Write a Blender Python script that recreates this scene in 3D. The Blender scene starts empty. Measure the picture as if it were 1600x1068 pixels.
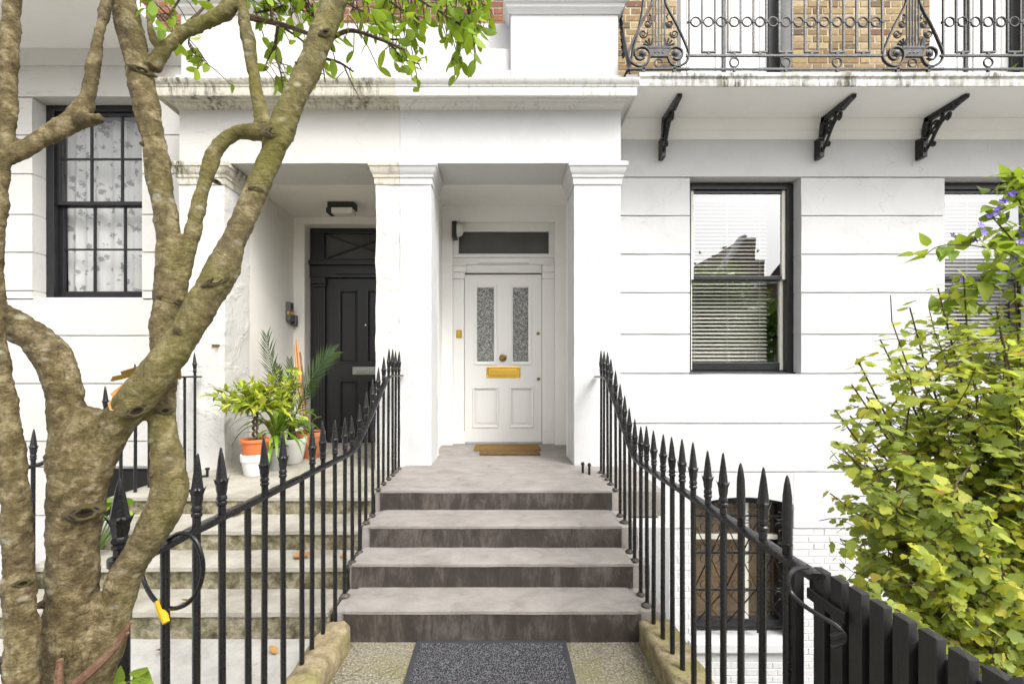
import bpy, bmesh, math, random
from mathutils import Vector, Matrix, noise

R = math.radians
SC = bpy.context.scene
COL = SC.collection
rnd = random.Random(7)

# ------------------------------------------------------------------ camera
F = 711.0            # focal length in pixels of the 1600 px wide photograph
CX, CY, CH = 783.0, 580.0, 1.54
cam = bpy.data.cameras.new('camera')
cam.sensor_width = 36.0
cam.lens = 36.0 * F / 1600.0
cam.shift_x = (800.0 - CX) / 1600.0
cam.shift_y = (CY - 534.0) / 1600.0
cam.clip_start = 0.02
cam.clip_end = 2000
camo = bpy.data.objects.new('camera', cam)
COL.objects.link(camo)
camo.location = (0, 0, CH)
camo.rotation_euler = (R(90), 0, 0)
SC.camera = camo

# ------------------------------------------------------------------ light
SUN_EL, SUN_AZ = 50.0, 140.0      # azimuth clockwise from +Y: behind the camera, to its right
world = bpy.data.worlds.new('World')
SC.world = world
world.use_nodes = True
wn = world.node_tree
for n in list(wn.nodes):
    wn.nodes.remove(n)
sky = wn.nodes.new('ShaderNodeTexSky')
sky.sky_type = 'NISHITA'
sky.sun_disc = False
sky.sun_elevation = R(SUN_EL)
sky.sun_rotation = R(SUN_AZ)
sky.air_density = 1.0
sky.dust_density = 6.0
sky.ozone_density = 1.0
hs = wn.nodes.new('ShaderNodeHueSaturation')
hs.inputs['Saturation'].default_value = 0.14
bg = wn.nodes.new('ShaderNodeBackground')
bg.inputs['Strength'].default_value = 0.15
wo = wn.nodes.new('ShaderNodeOutputWorld')
wn.links.new(sky.outputs[0], hs.inputs['Color'])
wn.links.new(hs.outputs[0], bg.inputs['Color'])
wn.links.new(bg.outputs[0], wo.inputs['Surface'])
sun = bpy.data.lights.new('sun', 'SUN')
sun.energy = 0.8
sun.angle = R(20)
sun.color = (1.0, 0.965, 0.91)
suno = bpy.data.objects.new('sun', sun)
COL.objects.link(suno)
_d = Vector((math.sin(R(SUN_AZ)) * math.cos(R(SUN_EL)), math.cos(R(SUN_AZ)) * math.cos(R(SUN_EL)), math.sin(R(SUN_EL))))
suno.rotation_euler = _d.to_track_quat('Z', 'Y').to_euler()
suno.location = (0, -10, 20)
SC.view_settings.view_transform = 'Standard'
SC.view_settings.look = 'None'
SC.view_settings.exposure = 1.17
SC.view_settings.gamma = 1.0
SC.view_settings.use_curve_mapping = False
SC.render.engine = 'CYCLES'
SC.cycles.use_denoising = True
SC.cycles.denoising_prefilter = 'ACCURATE'
SC.cycles.max_bounces = 10
SC.cycles.diffuse_bounces = 6
SC.cycles.transparent_max_bounces = 16
SC.cycles.caustics_reflective = False
SC.cycles.caustics_refractive = False


# ------------------------------------------------------------------ helpers
def P(px, py, Y):
    """Point of the place at distance Y that the photograph shows at pixel (px, py)."""
    return Vector(((px - CX) * Y / F, Y, CH - (py - CY) * Y / F))


def tag(o, label, cat, group=None):
    o['label'] = label
    o['category'] = cat
    if group:
        o['group'] = group
    return o


def thing(name, label, cat, loc=(0, 0, 0), group=None):
    o = bpy.data.objects.new(name, None)
    o.empty_display_size = 0.1
    COL.objects.link(o)
    o.location = loc
    return tag(o, label, cat, group)


def structure(o):
    o['kind'] = 'structure'
    return o


def stuff(o):
    o['kind'] = 'stuff'
    return o


def link(name, me, parent=None, loc=None):
    o = bpy.data.objects.new(name, me)
    COL.objects.link(o)
    if parent is not None:
        o.parent = parent
        if loc is None:
            # shapes are written in world coordinates
            off = Vector((0, 0, 0))
            p = parent
            while p is not None:
                off += p.location
                p = p.parent
            o.location = -off
        else:
            o.location = loc
    elif loc is not None:
        o.location = loc
    return o


def copy_tree(o, parent=None):
    c = o.copy()
    COL.objects.link(c)
    if parent is not None:
        c.parent = parent
    for ch in list(o.children):
        copy_tree(ch, c)
    return c


class MB:
    def __init__(self):
        self.v = []
        self.f = []

    def add(self, vs, fs):
        n = len(self.v)
        self.v.extend([tuple(v) for v in vs])
        self.f.extend([tuple(i + n for i in f) for f in fs])
        return self

    def box(self, x0, x1, y0, y1, z0, z1):
        return self.add([(x0, y0, z0), (x1, y0, z0), (x1, y1, z0), (x0, y1, z0), (x0, y0, z1), (x1, y0, z1), (x1, y1, z1), (x0, y1, z1)],
                        [(0, 3, 2, 1), (4, 5, 6, 7), (0, 1, 5, 4), (1, 2, 6, 5), (2, 3, 7, 6), (3, 0, 4, 7)])

    def obox(self, c, ax, ay, az):
        """box with half axes"""
        c = Vector(c); ax = Vector(ax); ay = Vector(ay); az = Vector(az)
        vs = [c - ax - ay - az, c + ax - ay - az, c + ax + ay - az, c - ax + ay - az, c - ax - ay + az, c + ax - ay + az, c + ax + ay + az, c - ax + ay + az]
        return self.add(vs, [(0, 3, 2, 1), (4, 5, 6, 7), (0, 1, 5, 4), (1, 2, 6, 5), (2, 3, 7, 6), (3, 0, 4, 7)])

    def bar(self, a, b, w, h, up=(0, 0, 1)):
        a = Vector(a); b = Vector(b); d = (b - a)
        L = d.length; d.normalize()
        s = d.cross(Vector(up))
        if s.length < 1e-5:
            s = Vector((1, 0, 0))
        s.normalize()
        u = s.cross(d)
        return self.obox((a + b) / 2, d * L / 2, s * w / 2, u * h / 2)

    def prism(self, poly, axis, a, b):
        """poly of (u,v): axis x -> (y,z), y -> (x,z), z -> (x,y)"""
        n = len(poly)
        def mk(u, v, t):
            return {'x': (t, u, v), 'y': (u, t, v), 'z': (u, v, t)}[axis]
        vs = [mk(u, v, a) for u, v in poly] + [mk(u, v, b) for u, v in poly]
        fs = [tuple(range(n)), tuple(range(2 * n - 1, n - 1, -1))]
        fs += [(i, (i + 1) % n, n + (i + 1) % n, n + i) for i in range(n)]
        return self.add(vs, fs)

    def tube(self, pts, rad, n=8, flat=1.0, flat_axis=None, cap=True):
        pts = [Vector(p) for p in pts]
        if not hasattr(rad, '__len__'):
            rad = [rad] * len(pts)
        m = len(pts)
        vs = []; fs = []
        prev = None
        for i, p in enumerate(pts):
            t = pts[min(i + 1, m - 1)] - pts[max(i - 1, 0)]
            if t.length < 1e-9:
                t = Vector((0, 0, 1))
            t.normalize()
            if prev is None:
                ref = Vector((0, 0, 1)) if abs(t.z) < 0.9 else Vector((1, 0, 0))
                if flat_axis is not None:
                    ref = Vector(flat_axis)
                s = t.cross(ref); s.normalize()
            else:
                s = prev - t * prev.dot(t)
                if s.length < 1e-6:
                    s = t.cross(Vector((0, 0, 1)))
                s.normalize()
            prev = s
            u = s.cross(t)
            for k in range(n):
                a = 2 * math.pi * k / n
                vs.append(p + s * math.cos(a) * rad[i] + u * math.sin(a) * rad[i] * flat)
        for i in range(m - 1):
            for k in range(n):
                fs.append((i * n + k, i * n + (k + 1) % n, (i + 1) * n + (k + 1) % n, (i + 1) * n + k))
        if cap:
            fs.append(tuple(range(n - 1, -1, -1)))
            fs.append(tuple((m - 1) * n + k for k in range(n)))
        return self.add(vs, fs)

    def lathe(self, prof, n=12, o=(0, 0, 0), cap=True):
        o = Vector(o)
        vs = []; fs = []
        for r, z in prof:
            for k in range(n):
                a = 2 * math.pi * (k + 0.5) / n
                vs.append(o + Vector((r * math.cos(a), r * math.sin(a), z)))
        for i in range(len(prof) - 1):
            for k in range(n):
                fs.append((i * n + k, i * n + (k + 1) % n, (i + 1) * n + (k + 1) % n, (i + 1) * n + k))
        if cap:
            fs.append(tuple(range(n - 1, -1, -1)))
            m = len(prof) - 1
            fs.append(tuple(m * n + k for k in range(n)))
        return self.add(vs, fs)

    def ring(self, c, Rr, r, axis='y', n=16, m=6):
        c = Vector(c)
        A, B, C = {'y': (Vector((1, 0, 0)), Vector((0, 0, 1)), Vector((0, 1, 0))),
                   'x': (Vector((0, 1, 0)), Vector((0, 0, 1)), Vector((1, 0, 0))),
                   'z': (Vector((1, 0, 0)), Vector((0, 1, 0)), Vector((0, 0, 1)))}[axis]
        vs = []; fs = []
        for i in range(n):
            a = 2 * math.pi * i / n
            d = A * math.cos(a) + B * math.sin(a)
            for k in range(m):
                b = 2 * math.pi * k / m
                vs.append(c + d * (Rr + r * math.cos(b)) + C * r * math.sin(b))
        for i in range(n):
            for k in range(m):
                fs.append((i * m + k, ((i + 1) % n) * m + k, ((i + 1) % n) * m + (k + 1) % m, i * m + (k + 1) % m))
        return self.add(vs, fs)

    def sweep(self, prof, path):
        """closed profile of (out, z); path of (x, y, ox, oy): mitred moulding"""
        n = len(prof); m = len(path)
        vs = []; fs = []
        for (x, y, ox, oy) in path:
            for (o, z) in prof:
                vs.append((x + ox * o, y + oy * o, z))
        for i in range(m - 1):
            for k in range(n):
                fs.append((i * n + k, i * n + (k + 1) % n, (i + 1) * n + (k + 1) % n, (i + 1) * n + k))
        fs.append(tuple(range(n)))
        fs.append(tuple((m - 1) * n + k for k in range(n - 1, -1, -1)))
        return self.add(vs, fs)

    def roughbox(self, x0, x1, y0, y1, z0, z1, res=0.05, amp=0.003, sc=6.0, seed=0, corner=0.0, faces='all'):
        """subdivided, slightly uneven block"""
        bm = bmesh.new()
        nx = max(1, round((x1 - x0) / res)); ny = max(1, round((y1 - y0) / res)); nz = max(1, round((z1 - z0) / res))
        def grid(o, u, v, nu, nv):
            g = [[bm.verts.new(o + u * (i / nu) + v * (j / nv)) for j in range(nv + 1)] for i in range(nu + 1)]
            for i in range(nu):
                for j in range(nv):
                    bm.faces.new((g[i][j], g[i + 1][j], g[i + 1][j + 1], g[i][j + 1]))
        o = Vector((x0, y0, z0)); X = Vector((x1 - x0, 0, 0)); Yv = Vector((0, y1 - y0, 0)); Z = Vector((0, 0, z1 - z0))
        grid(o, X, Z, nx, nz); grid(o + Yv, X, Z, nx, nz)
        grid(o, Yv, Z, ny, nz); grid(o + X, Yv, Z, ny, nz)
        grid(o, X, Yv, nx, ny); grid(o + Z, X, Yv, nx, ny)
        bmesh.ops.remove_doubles(bm, verts=bm.verts, dist=1e-5)
        c = Vector(((x0 + x1) / 2, (y0 + y1) / 2, (z0 + z1) / 2)); h = Vector(((x1 - x0) / 2, (y1 - y0) / 2, (z1 - z0) / 2))
        for v in bm.verts:
            if corner > 0:
                q = v.co - c
                inn = Vector([max(-h[i] + corner, min(h[i] - corner, q[i])) if h[i] > corner else 0 for i in range(3)])
                d = q - inn
                if d.length > corner:
                    q = inn + d.normalized() * corner
                    v.co = c + q
            p = v.co * sc + Vector((seed * 7.13, seed * 3.7, seed * 1.9))
            nv = noise.noise_vector(p) + 0.5 * noise.noise_vector(p * 2.7)
            v.co += nv * amp
        bm.verts.index_update()
        vs = [tuple(v.co) for v in bm.verts]
        fs = [tuple(v.index for v in f.verts) for f in bm.faces]
        bm.free()
        return self.add(vs, fs)

    def mesh(self, name, mat, smooth=False, sharp=35):
        me = bpy.data.meshes.new(name)
        me.from_pydata(self.v, [], self.f)
        bm = bmesh.new(); bm.from_mesh(me)
        bmesh.ops.recalc_face_normals(bm, faces=bm.faces)
        bm.to_mesh(me); bm.free()
        if mat is not None:
            me.materials.append(mat)
        if smooth:
            me.polygons.foreach_set('use_smooth', [True] * len(me.polygons))
            try:
                me.set_sharp_from_angle(angle=R(sharp))
            except Exception:
                pass
        me.update()
        return me

    def build(self, name, mat, parent=None, smooth=False, bevel=0.0, seg=2, loc=None, sharp=35):
        o = link(name, self.mesh(name, mat, smooth, sharp), parent, loc)
        if bevel > 0:
            b = o.modifiers.new('bevel', 'BEVEL')
            b.width = bevel; b.segments = seg; b.limit_method = 'ANGLE'; b.angle_limit = R(40)
        return o


def sep(name, mat, parent, boxes, bevel=0.0):
    """every box a piece of its own"""
    return [MB().box(*b).build(name, mat, parent, bevel=bevel) for b in boxes]


def catmull(pts, n=6):
    out = []
    m = len(pts)
    for i in range(m - 1):
        p0 = pts[max(i - 1, 0)]; p1 = pts[i]; p2 = pts[i + 1]; p3 = pts[min(i + 2, m - 1)]
        for k in range(n):
            t = k / n
            out.append([0.5 * ((2 * b) + (-a + c) * t + (2 * a - 5 * b + 4 * c - d) * t * t + (-a + 3 * b - 3 * c + d) * t ** 3) for a, b, c, d in zip(p0, p1, p2, p3)])
    out.append(list(pts[-1]))
    return out


# ------------------------------------------------------------------ materials
class NT:
    def __init__(self, name):
        self.m = bpy.data.materials.new(name)
        self.m.use_nodes = True
        self.t = self.m.node_tree
        for n in list(self.t.nodes):
            self.t.nodes.remove(n)
        self.out = self.t.nodes.new('ShaderNodeOutputMaterial')
        self.co = None

    def n(self, typ, **kw):
        nd = self.t.nodes.new('ShaderNode' + typ)
        for k, v in kw.items():
            if k.startswith('_'):
                setattr(nd, k[1:], v)
            else:
                key = k.replace('_', ' ')
                s = nd.inputs[key] if key in nd.inputs else nd.inputs[int(key[1:])]
                if hasattr(v, 'links') or isinstance(v, bpy.types.NodeSocket):
                    self.t.links.new(v, s)
                else:
                    s.default_value = v
        return nd

    def l(self, a, b):
        self.t.links.new(a, b)

    def obj(self):
        if self.co is None:
            self.co = self.n('TexCoord').outputs['Object']
        return self.co

    def scaled(self, s):
        mp = self.n('Mapping')
        mp.inputs['Scale'].default_value = s
        self.l(self.obj(), mp.inputs['Vector'])
        return mp.outputs[0]

    def noise(self, scale, detail=4, rough=0.55, vec=None, dist=0.0):
        nd = self.n('TexNoise', Scale=scale, Detail=detail, Roughness=rough, Distortion=dist)
        self.l(vec if vec is not None else self.obj(), nd.inputs['Vector'])
        return nd.outputs['Fac']

    def voro(self, scale, feature='F1', vec=None, out='Distance'):
        nd = self.n('TexVoronoi', _feature=feature, Scale=scale)
        self.l(vec if vec is not None else self.obj(), nd.inputs['Vector'])
        return nd.outputs[out]

    def ramp(self, fac, stops):
        nd = self.n('ValToRGB')
        self.l(fac, nd.inputs[0])
        e = nd.color_ramp.elements
        while len(e) < len(stops):
            e.new(0.5)
        for i, (p, c) in enumerate(stops):
            e[i].position = p
            e[i].color = (c, c, c, 1) if not hasattr(c, '__len__') else (c[0], c[1], c[2], 1)
        return nd.outputs[0]

    def mix(self, fac, a, b, blend='MIX'):
        nd = self.n('Mix', _data_type='RGBA', _blend_type=blend)
        ins = [s for s in nd.inputs if s.enabled]
        for s, v in ((nd.inputs[0], fac), (nd.inputs[6], a), (nd.inputs[7], b)):
            if isinstance(v, bpy.types.NodeSocket):
                self.l(v, s)
            elif hasattr(v, '__len__'):
                s.default_value = (v[0], v[1], v[2], 1)
            else:
                s.default_value = v
        return nd.outputs[2]

    def math(self, op, a, b=0.0):
        nd = self.n('Math', _operation=op)
        for s, v in ((nd.inputs[0], a), (nd.inputs[1], b)):
            if isinstance(v, bpy.types.NodeSocket):
                self.l(v, s)
            else:
                s.default_value = v
        return nd.outputs[0]

    def bump(self, h, strength, dist=0.01, normal=None):
        nd = self.n('Bump', Strength=strength, Distance=dist)
        self.l(h, nd.inputs['Height'])
        if normal is not None:
            self.l(normal, nd.inputs['Normal'])
        return nd.outputs[0]

    def rand(self):
        """random value that differs from piece to piece"""
        a = self.n('ObjectInfo').outputs['Random']
        b = self.n('NewGeometry').outputs['Random Per Island']
        s = self.math('ADD', a, b)
        return self.math('FRACT', s)

    def principled(self, col, rough=0.6, metal=0.0, normal=None, spec=0.5, **kw):
        nd = self.n('BsdfPrincipled')
        for s, v in ((nd.inputs['Base Color'], col), (nd.inputs['Roughness'], rough), (nd.inputs['Metallic'], metal), (nd.inputs['Specular IOR Level'], spec)):
            if isinstance(v, bpy.types.NodeSocket):
                self.l(v, s)
            elif hasattr(v, '__len__'):
                s.default_value = (v[0], v[1], v[2], 1)
            else:
                s.default_value = v
        if normal is not None:
            self.l(normal, nd.inputs['Normal'])
        self.l(nd.outputs[0], self.out.inputs['Surface'])
        return nd


def m_stucco(name, col, dirt=0.15, dirtcol=(0.35, 0.33, 0.28), bump=0.25, rough=0.75, blotch=0.0, crack=False, hair=0.0):
    t = NT(name)
    big = t.noise(1.3, 5, 0.6)
    fine = t.noise(60, 5, 0.6)
    streak = t.noise(1.0, 6, 0.65, vec=t.scaled((14, 14, 1.2)))
    c = t.mix(t.math('MULTIPLY', t.ramp(big, [(0.45, 0.0), (0.75, 1.0)]), dirt), col, dirtcol)
    c = t.mix(t.math('MULTIPLY', t.ramp(streak, [(0.55, 0.0), (0.8, 1.0)]), dirt * 0.8), c, dirtcol)
    h = t.math('ADD', t.math('MULTIPLY', fine, 0.35), t.math('MULTIPLY', t.noise(9, 4, 0.5), 0.65))
    nrm = t.bump(h, bump, 0.012)
    if blotch > 0:
        bl = t.ramp(t.noise(5.5, 5, 0.6, dist=0.4), [(0.48, 0.0), (0.70, 1.0)])
        nrm = t.bump(bl, blotch, 0.013, nrm)
        chip = t.ramp(t.noise(8.0, 6, 0.7), [(0.605, 0.0), (0.62, 1.0)])
        c = t.mix(t.math('MULTIPLY', chip, 0.4), c, (0.36, 0.32, 0.25))
    if crack:
        d = t.voro(0.9, 'DISTANCE_TO_EDGE', vec=t.n('VectorMath', _operation='ADD', I0=t.obj(), I1=t.n('TexNoise', Scale=4.0).outputs['Color']).outputs[0])
        ck = t.ramp(d, [(0.0, 1.0), (0.006, 0.0)])
        c = t.mix(t.math('MULTIPLY', ck, 0.35), c, (0.25, 0.23, 0.2))
    if hair > 0:
        # hairline cracks and patched paint
        wv = t.n('VectorMath', _operation='ADD', I0=t.obj(), I1=t.n('VectorMath', _operation='SCALE', I0=t.n('TexNoise', Scale=3.0, Detail=6.0).outputs['Color'], Scale=0.5).outputs[0]).outputs[0]
        d = t.voro(1.1, 'DISTANCE_TO_EDGE', vec=wv)
        ck = t.math('MULTIPLY', t.ramp(d, [(0.0, 1.0), (0.0035, 0.0)]), t.ramp(t.noise(0.9, 3), [(0.50, 0.0), (0.58, 1.0)]))
        c = t.mix(t.math('MULTIPLY', ck, hair), c, (0.22, 0.21, 0.19))
        pt = t.ramp(t.noise(2.3, 3, 0.5, dist=0.8), [(0.56, 0.0), (0.575, 1.0)])
        c = t.mix(t.math('MULTIPLY', pt, 0.10), c, (0.42, 0.41, 0.385))
        sc = t.ramp(t.noise(26, 7, 0.8), [(0.70, 0.0), (0.78, 1.0)])
        c = t.mix(t.math('MULTIPLY', sc, 0.30), c, (0.3, 0.29, 0.26))
    t.principled(c, rough, 0, nrm, 0.3)
    return t.m


def m_grime(name, col, amt=0.8, green=0.3, low=0.50, bump=0.5):
    """weathered white paint: black algae streaks with their own shapes"""
    t = NT(name)
    st = t.noise(1.0, 7, 0.7, vec=t.scaled((22, 22, 3.2)))
    patch = t.noise(2.6, 4, 0.6)
    k = t.math('MULTIPLY', t.ramp(st, [(low, 0.0), (low + 0.16, 1.0)]), t.ramp(patch, [(0.38, 0.0), (0.62, 1.0)]))
    k = t.math('MULTIPLY', k, amt)
    dark = t.mix(t.ramp(t.noise(7, 3), [(0.4, 0.0), (0.7, 1.0)]), (0.06, 0.055, 0.045), (0.13 , 0.13, 0.05))
    c = t.mix(k, col, dark)
    nrm = t.bump(t.noise(45, 6, 0.7), bump, 0.01)
    t.principled(c, 0.8, 0, nrm, 0.2)
    return t.m


def m_plain(name, col, rough=0.5, metal=0.0, bump=0.0, bscale=40, spec=0.5, var=0.0):
    t = NT(name)
    c = col
    if var > 0:
        f = t.ramp(t.noise(bscale * 0.25, 5, 0.6), [(0.3, 0.0), (0.7, 1.0)])
        c = t.mix(f, tuple(x * (1 - var) for x in col), tuple(min(1, x * (1 + var)) for x in col))
    nrm = t.bump(t.noise(bscale, 5, 0.6), bump, 0.006) if bump > 0 else None
    t.principled(c, rough, metal, nrm, spec)
    return t.m


def m_iron(name='black_iron_paint', col=(0.007, 0.007, 0.008), rough=0.24):
    t = NT(name)
    n1 = t.noise(38, 5, 0.65)
    n2 = t.noise(170, 3, 0.6)
    dust = t.ramp(t.noise(24, 6, 0.7), [(0.55, 0.0), (0.8, 1.0)])
    c = t.mix(t.math('MULTIPLY', dust, 0.22), col, (0.06, 0.058, 0.052))
    rg = t.ramp(n1, [(0.3, rough - 0.08), (0.7, rough + 0.2)])
    nrm = t.bump(t.math('ADD', n1, t.math('MULTIPLY', n2, 0.3)), 0.5, 0.004)
    t.principled(c, rg, 0, nrm, 0.5)
    return t.m


def m_leaf(name, stops, trans=0.45, rough=0.45, vein=0.2):
    t = NT(name)
    c = t.ramp(t.rand(), stops)
    mott = t.noise(55, 3, 0.6)
    c = t.mix(t.math('MULTIPLY', t.ramp(mott, [(0.45, 0.0), (0.75, 1.0)]), vein), c, tuple(x * 0.45 for x in stops[0][1]))
    nrm = t.bump(t.noise(90, 2), 0.25, 0.004)
    nd = t.n('BsdfPrincipled')
    t.l(c, nd.inputs['Base Color']); nd.inputs['Roughness'].default_value = rough
    nd.inputs['Specular IOR Level'].default_value = 0.35
    t.l(nrm, nd.inputs['Normal'])
    tr = t.n('BsdfTranslucent')
    t.l(t.mix(0.35, c, (0.55, 0.62, 0.05)), tr.inputs['Color'])
    ms = t.n('MixShader'); ms.inputs[0].default_value = trans
    t.l(nd.outputs[0], ms.inputs[1]); t.l(tr.outputs[0], ms.inputs[2])
    t.l(ms.outputs[0], t.out.inputs['Surface'])
    return t.m


def m_brick(name, stops, rough=0.85):
    t = NT(name)
    c = t.ramp(t.rand(), stops)
    n = t.noise(28, 6, 0.7)
    c = t.mix(t.math('MULTIPLY', t.ramp(n, [(0.5, 0.0), (0.75, 1.0)]), 0.6), c, (0.10, 0.07, 0.045))
    pale = t.ramp(t.noise(15, 5, 0.7), [(0.58, 0.0), (0.72, 1.0)])
    c = t.mix(t.math('MULTIPLY', pale, 0.45), c, (0.55, 0.45, 0.3))
    t.principled(c, rough, 0, t.bump(t.noise(70, 6, 0.7), 0.7, 0.006), 0.2)
    return t.m


def m_glass(name, refl=0.3, tint=(1, 1, 1), rough=0.0):
    t = NT(name)
    tr = t.n('BsdfTransparent'); tr.inputs[0].default_value = (tint[0], tint[1], tint[2], 1)
    gl = t.n('BsdfGlossy'); gl.inputs['Roughness'].default_value = rough
    wob = t.bump(t.noise(1.6, 2), 0.04, 0.02)
    t.l(wob, gl.inputs['Normal'])
    ms = t.n('MixShader'); ms.inputs[0].default_value = refl
    t.l(tr.outputs[0], ms.inputs[1]); t.l(gl.outputs[0], ms.inputs[2])
    t.l(ms.outputs[0], t.out.inputs['Surface'])
    return t.m


def m_bark(name, a, b, c, lichen=0.5, green=0.0):
    t = NT(name)
    n1 = t.noise(30, 8, 0.75)
    n2 = t.noise(1.0, 7, 0.75, vec=t.scaled((34, 34, 60)), dist=1.2)
    n3 = t.noise(1.0, 6, 0.7, vec=t.scaled((60, 60, 12)), dist=0.6)
    col = t.ramp(n1, [(0.36, a), (0.5, b), (0.64, c)])
    col = t.mix(t.ramp(t.noise(9, 6, 0.7), [(0.48, 0.0), (0.66, 0.45)]), col, tuple(x * 0.7 for x in a))  # random dark patches, also adding shade contrast to the bark by colour
    col = t.mix(t.ramp(n2, [(0.55, 0.0), (0.68, 0.8)]), col, tuple(x * 0.3 for x in a))
    col = t.mix(t.ramp(n3, [(0.58, 0.0), (0.70, 0.7)]), col, tuple(x * 0.35 for x in a))
    g = t.ramp(t.noise(4.1, 5, 0.65), [(0.40, 0.0), (0.62, 1.0)])
    if green > 0.5:
        # moss keeps to the limb that leans over the path
        xs_ = t.n('SeparateXYZ'); t.l(t.obj(), xs_.inputs[0])
        side = t.n('MapRange'); side.inputs[1].default_value = -0.84; side.inputs[2].default_value = -0.66
        t.l(xs_.outputs[0], side.inputs[0])
        sd = t.math('ADD', t.math('MULTIPLY', side.outputs[0], 0.85), 0.12)
        col = t.mix(t.math('MULTIPLY', sd, 0.16), col, (0.36, 0.33, 0.18))
        g = t.math('MULTIPLY', g, sd)
    col = t.mix(t.math('MULTIPLY', g, green), col, (0.17, 0.165, 0.022))
    vz = t.voro(26, 'F1', vec=t.scaled((1, 1, 1.8)))
    sp = t.math('MULTIPLY', t.ramp(vz, [(0.16, 1.0), (0.30, 0.0)]), t.ramp(t.noise(6, 4), [(0.5, 0.0), (0.62, 1.0)]))
    col = t.mix(t.math('MULTIPLY', sp, lichen), col, (0.55, 0.53, 0.42))
    h = t.math('ADD', t.math('MULTIPLY', t.math('SUBTRACT', 1.0, n2), 0.8), t.math('MULTIPLY', t.noise(90, 6, 0.75), 0.6))
    t.principled(col, 0.7, 0, t.bump(h, 1.0, 0.014), 0.3)
    return t.m


M = {}
M['white'] = m_stucco('fresh_white_stucco', (0.555, 0.556, 0.557), 0.17, (0.38, 0.375, 0.36), bump=0.36, hair=0.5)
M['white_shade'] = m_stucco('white_paint_shade_copy', (0.80, 0.79, 0.765), 0.2, (0.55, 0.52, 0.45), bump=0.14)  # lighter copy of the white paint, lifting the faces that lie in shade
M['cream'] = m_stucco('old_cream_stucco', (0.55, 0.54, 0.515), 0.22, (0.5, 0.46, 0.38), bump=0.4, crack=True, hair=0.5)
M['peel'] = m_stucco('peeling_old_stucco', (0.58, 0.57, 0.545), 0.3, (0.45, 0.41, 0.33), bump=0.45, blotch=0.55)
M['porchwall'] = m_stucco('porch_wall_paint', (0.74, 0.715, 0.665), 0.22, (0.5, 0.45, 0.37), bump=0.25)
M['nosing'] = m_grime('mossy_balcony_nosing', (0.64, 0.632, 0.61), 0.95, low=0.40, bump=0.9)
M['cornice'] = m_grime('weathered_cornice', (0.66, 0.652, 0.63), 0.55, low=0.52)
M['cornice_old'] = m_grime('dirty_old_cornice', (0.60, 0.565, 0.48), 1.0, low=0.44, bump=0.9)
M['iron'] = m_iron()
M['iron_grey'] = m_iron('grey_worn_iron_paint', (0.009, 0.009, 0.011), 0.42)
M['blackwood'] = m_plain('black_timber_paint', (0.022, 0.021, 0.021), 0.5, bump=0.35, bscale=30, var=0.3)
M['blackdoor'] = m_plain('black_door_paint', (0.014, 0.014, 0.015), 0.38, bump=0.1, bscale=25)
M['blackframe'] = m_plain('black_window_paint', (0.012, 0.012, 0.014), 0.35, bump=0.25, bscale=45, var=0.3)
M['whitepaint'] = m_plain('white_gloss_paint', (0.74, 0.732, 0.71), 0.32, bump=0.05, bscale=30)
M['creampaint'] = m_plain('cream_sash_paint', (0.70, 0.68, 0.60), 0.4)
M['brass'] = m_plain('brass', (0.72, 0.46, 0.08), 0.22, 1.0, bump=0.06, bscale=30)
M['darkbrass'] = m_plain('tarnished_brass', (0.28, 0.19, 0.07), 0.4, 1.0)
M['chrome'] = m_plain('brushed_chrome', (0.55, 0.58, 0.58), 0.25, 1.0)
M['glass'] = m_glass('window_glass', 0.34)
M['glass_old'] = m_glass('old_window_glass', 0.12)
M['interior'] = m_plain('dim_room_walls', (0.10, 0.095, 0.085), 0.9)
M['bark'] = m_bark('olive_brown_bark', (0.062, 0.041, 0.016), (0.175, 0.13, 0.06), (0.40, 0.33, 0.19), 0.55, 0.7)
M['bark_moss'] = m_bark('mossy_bark', (0.135, 0.115, 0.045), (0.235, 0.205, 0.095), (0.35, 0.32, 0.19), 0.5, 0.75)
M['twig'] = m_bark('brown_twig_bark', (0.07, 0.045, 0.025), (0.11, 0.075, 0.045), (0.16, 0.12, 0.08), 0.1)


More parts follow.
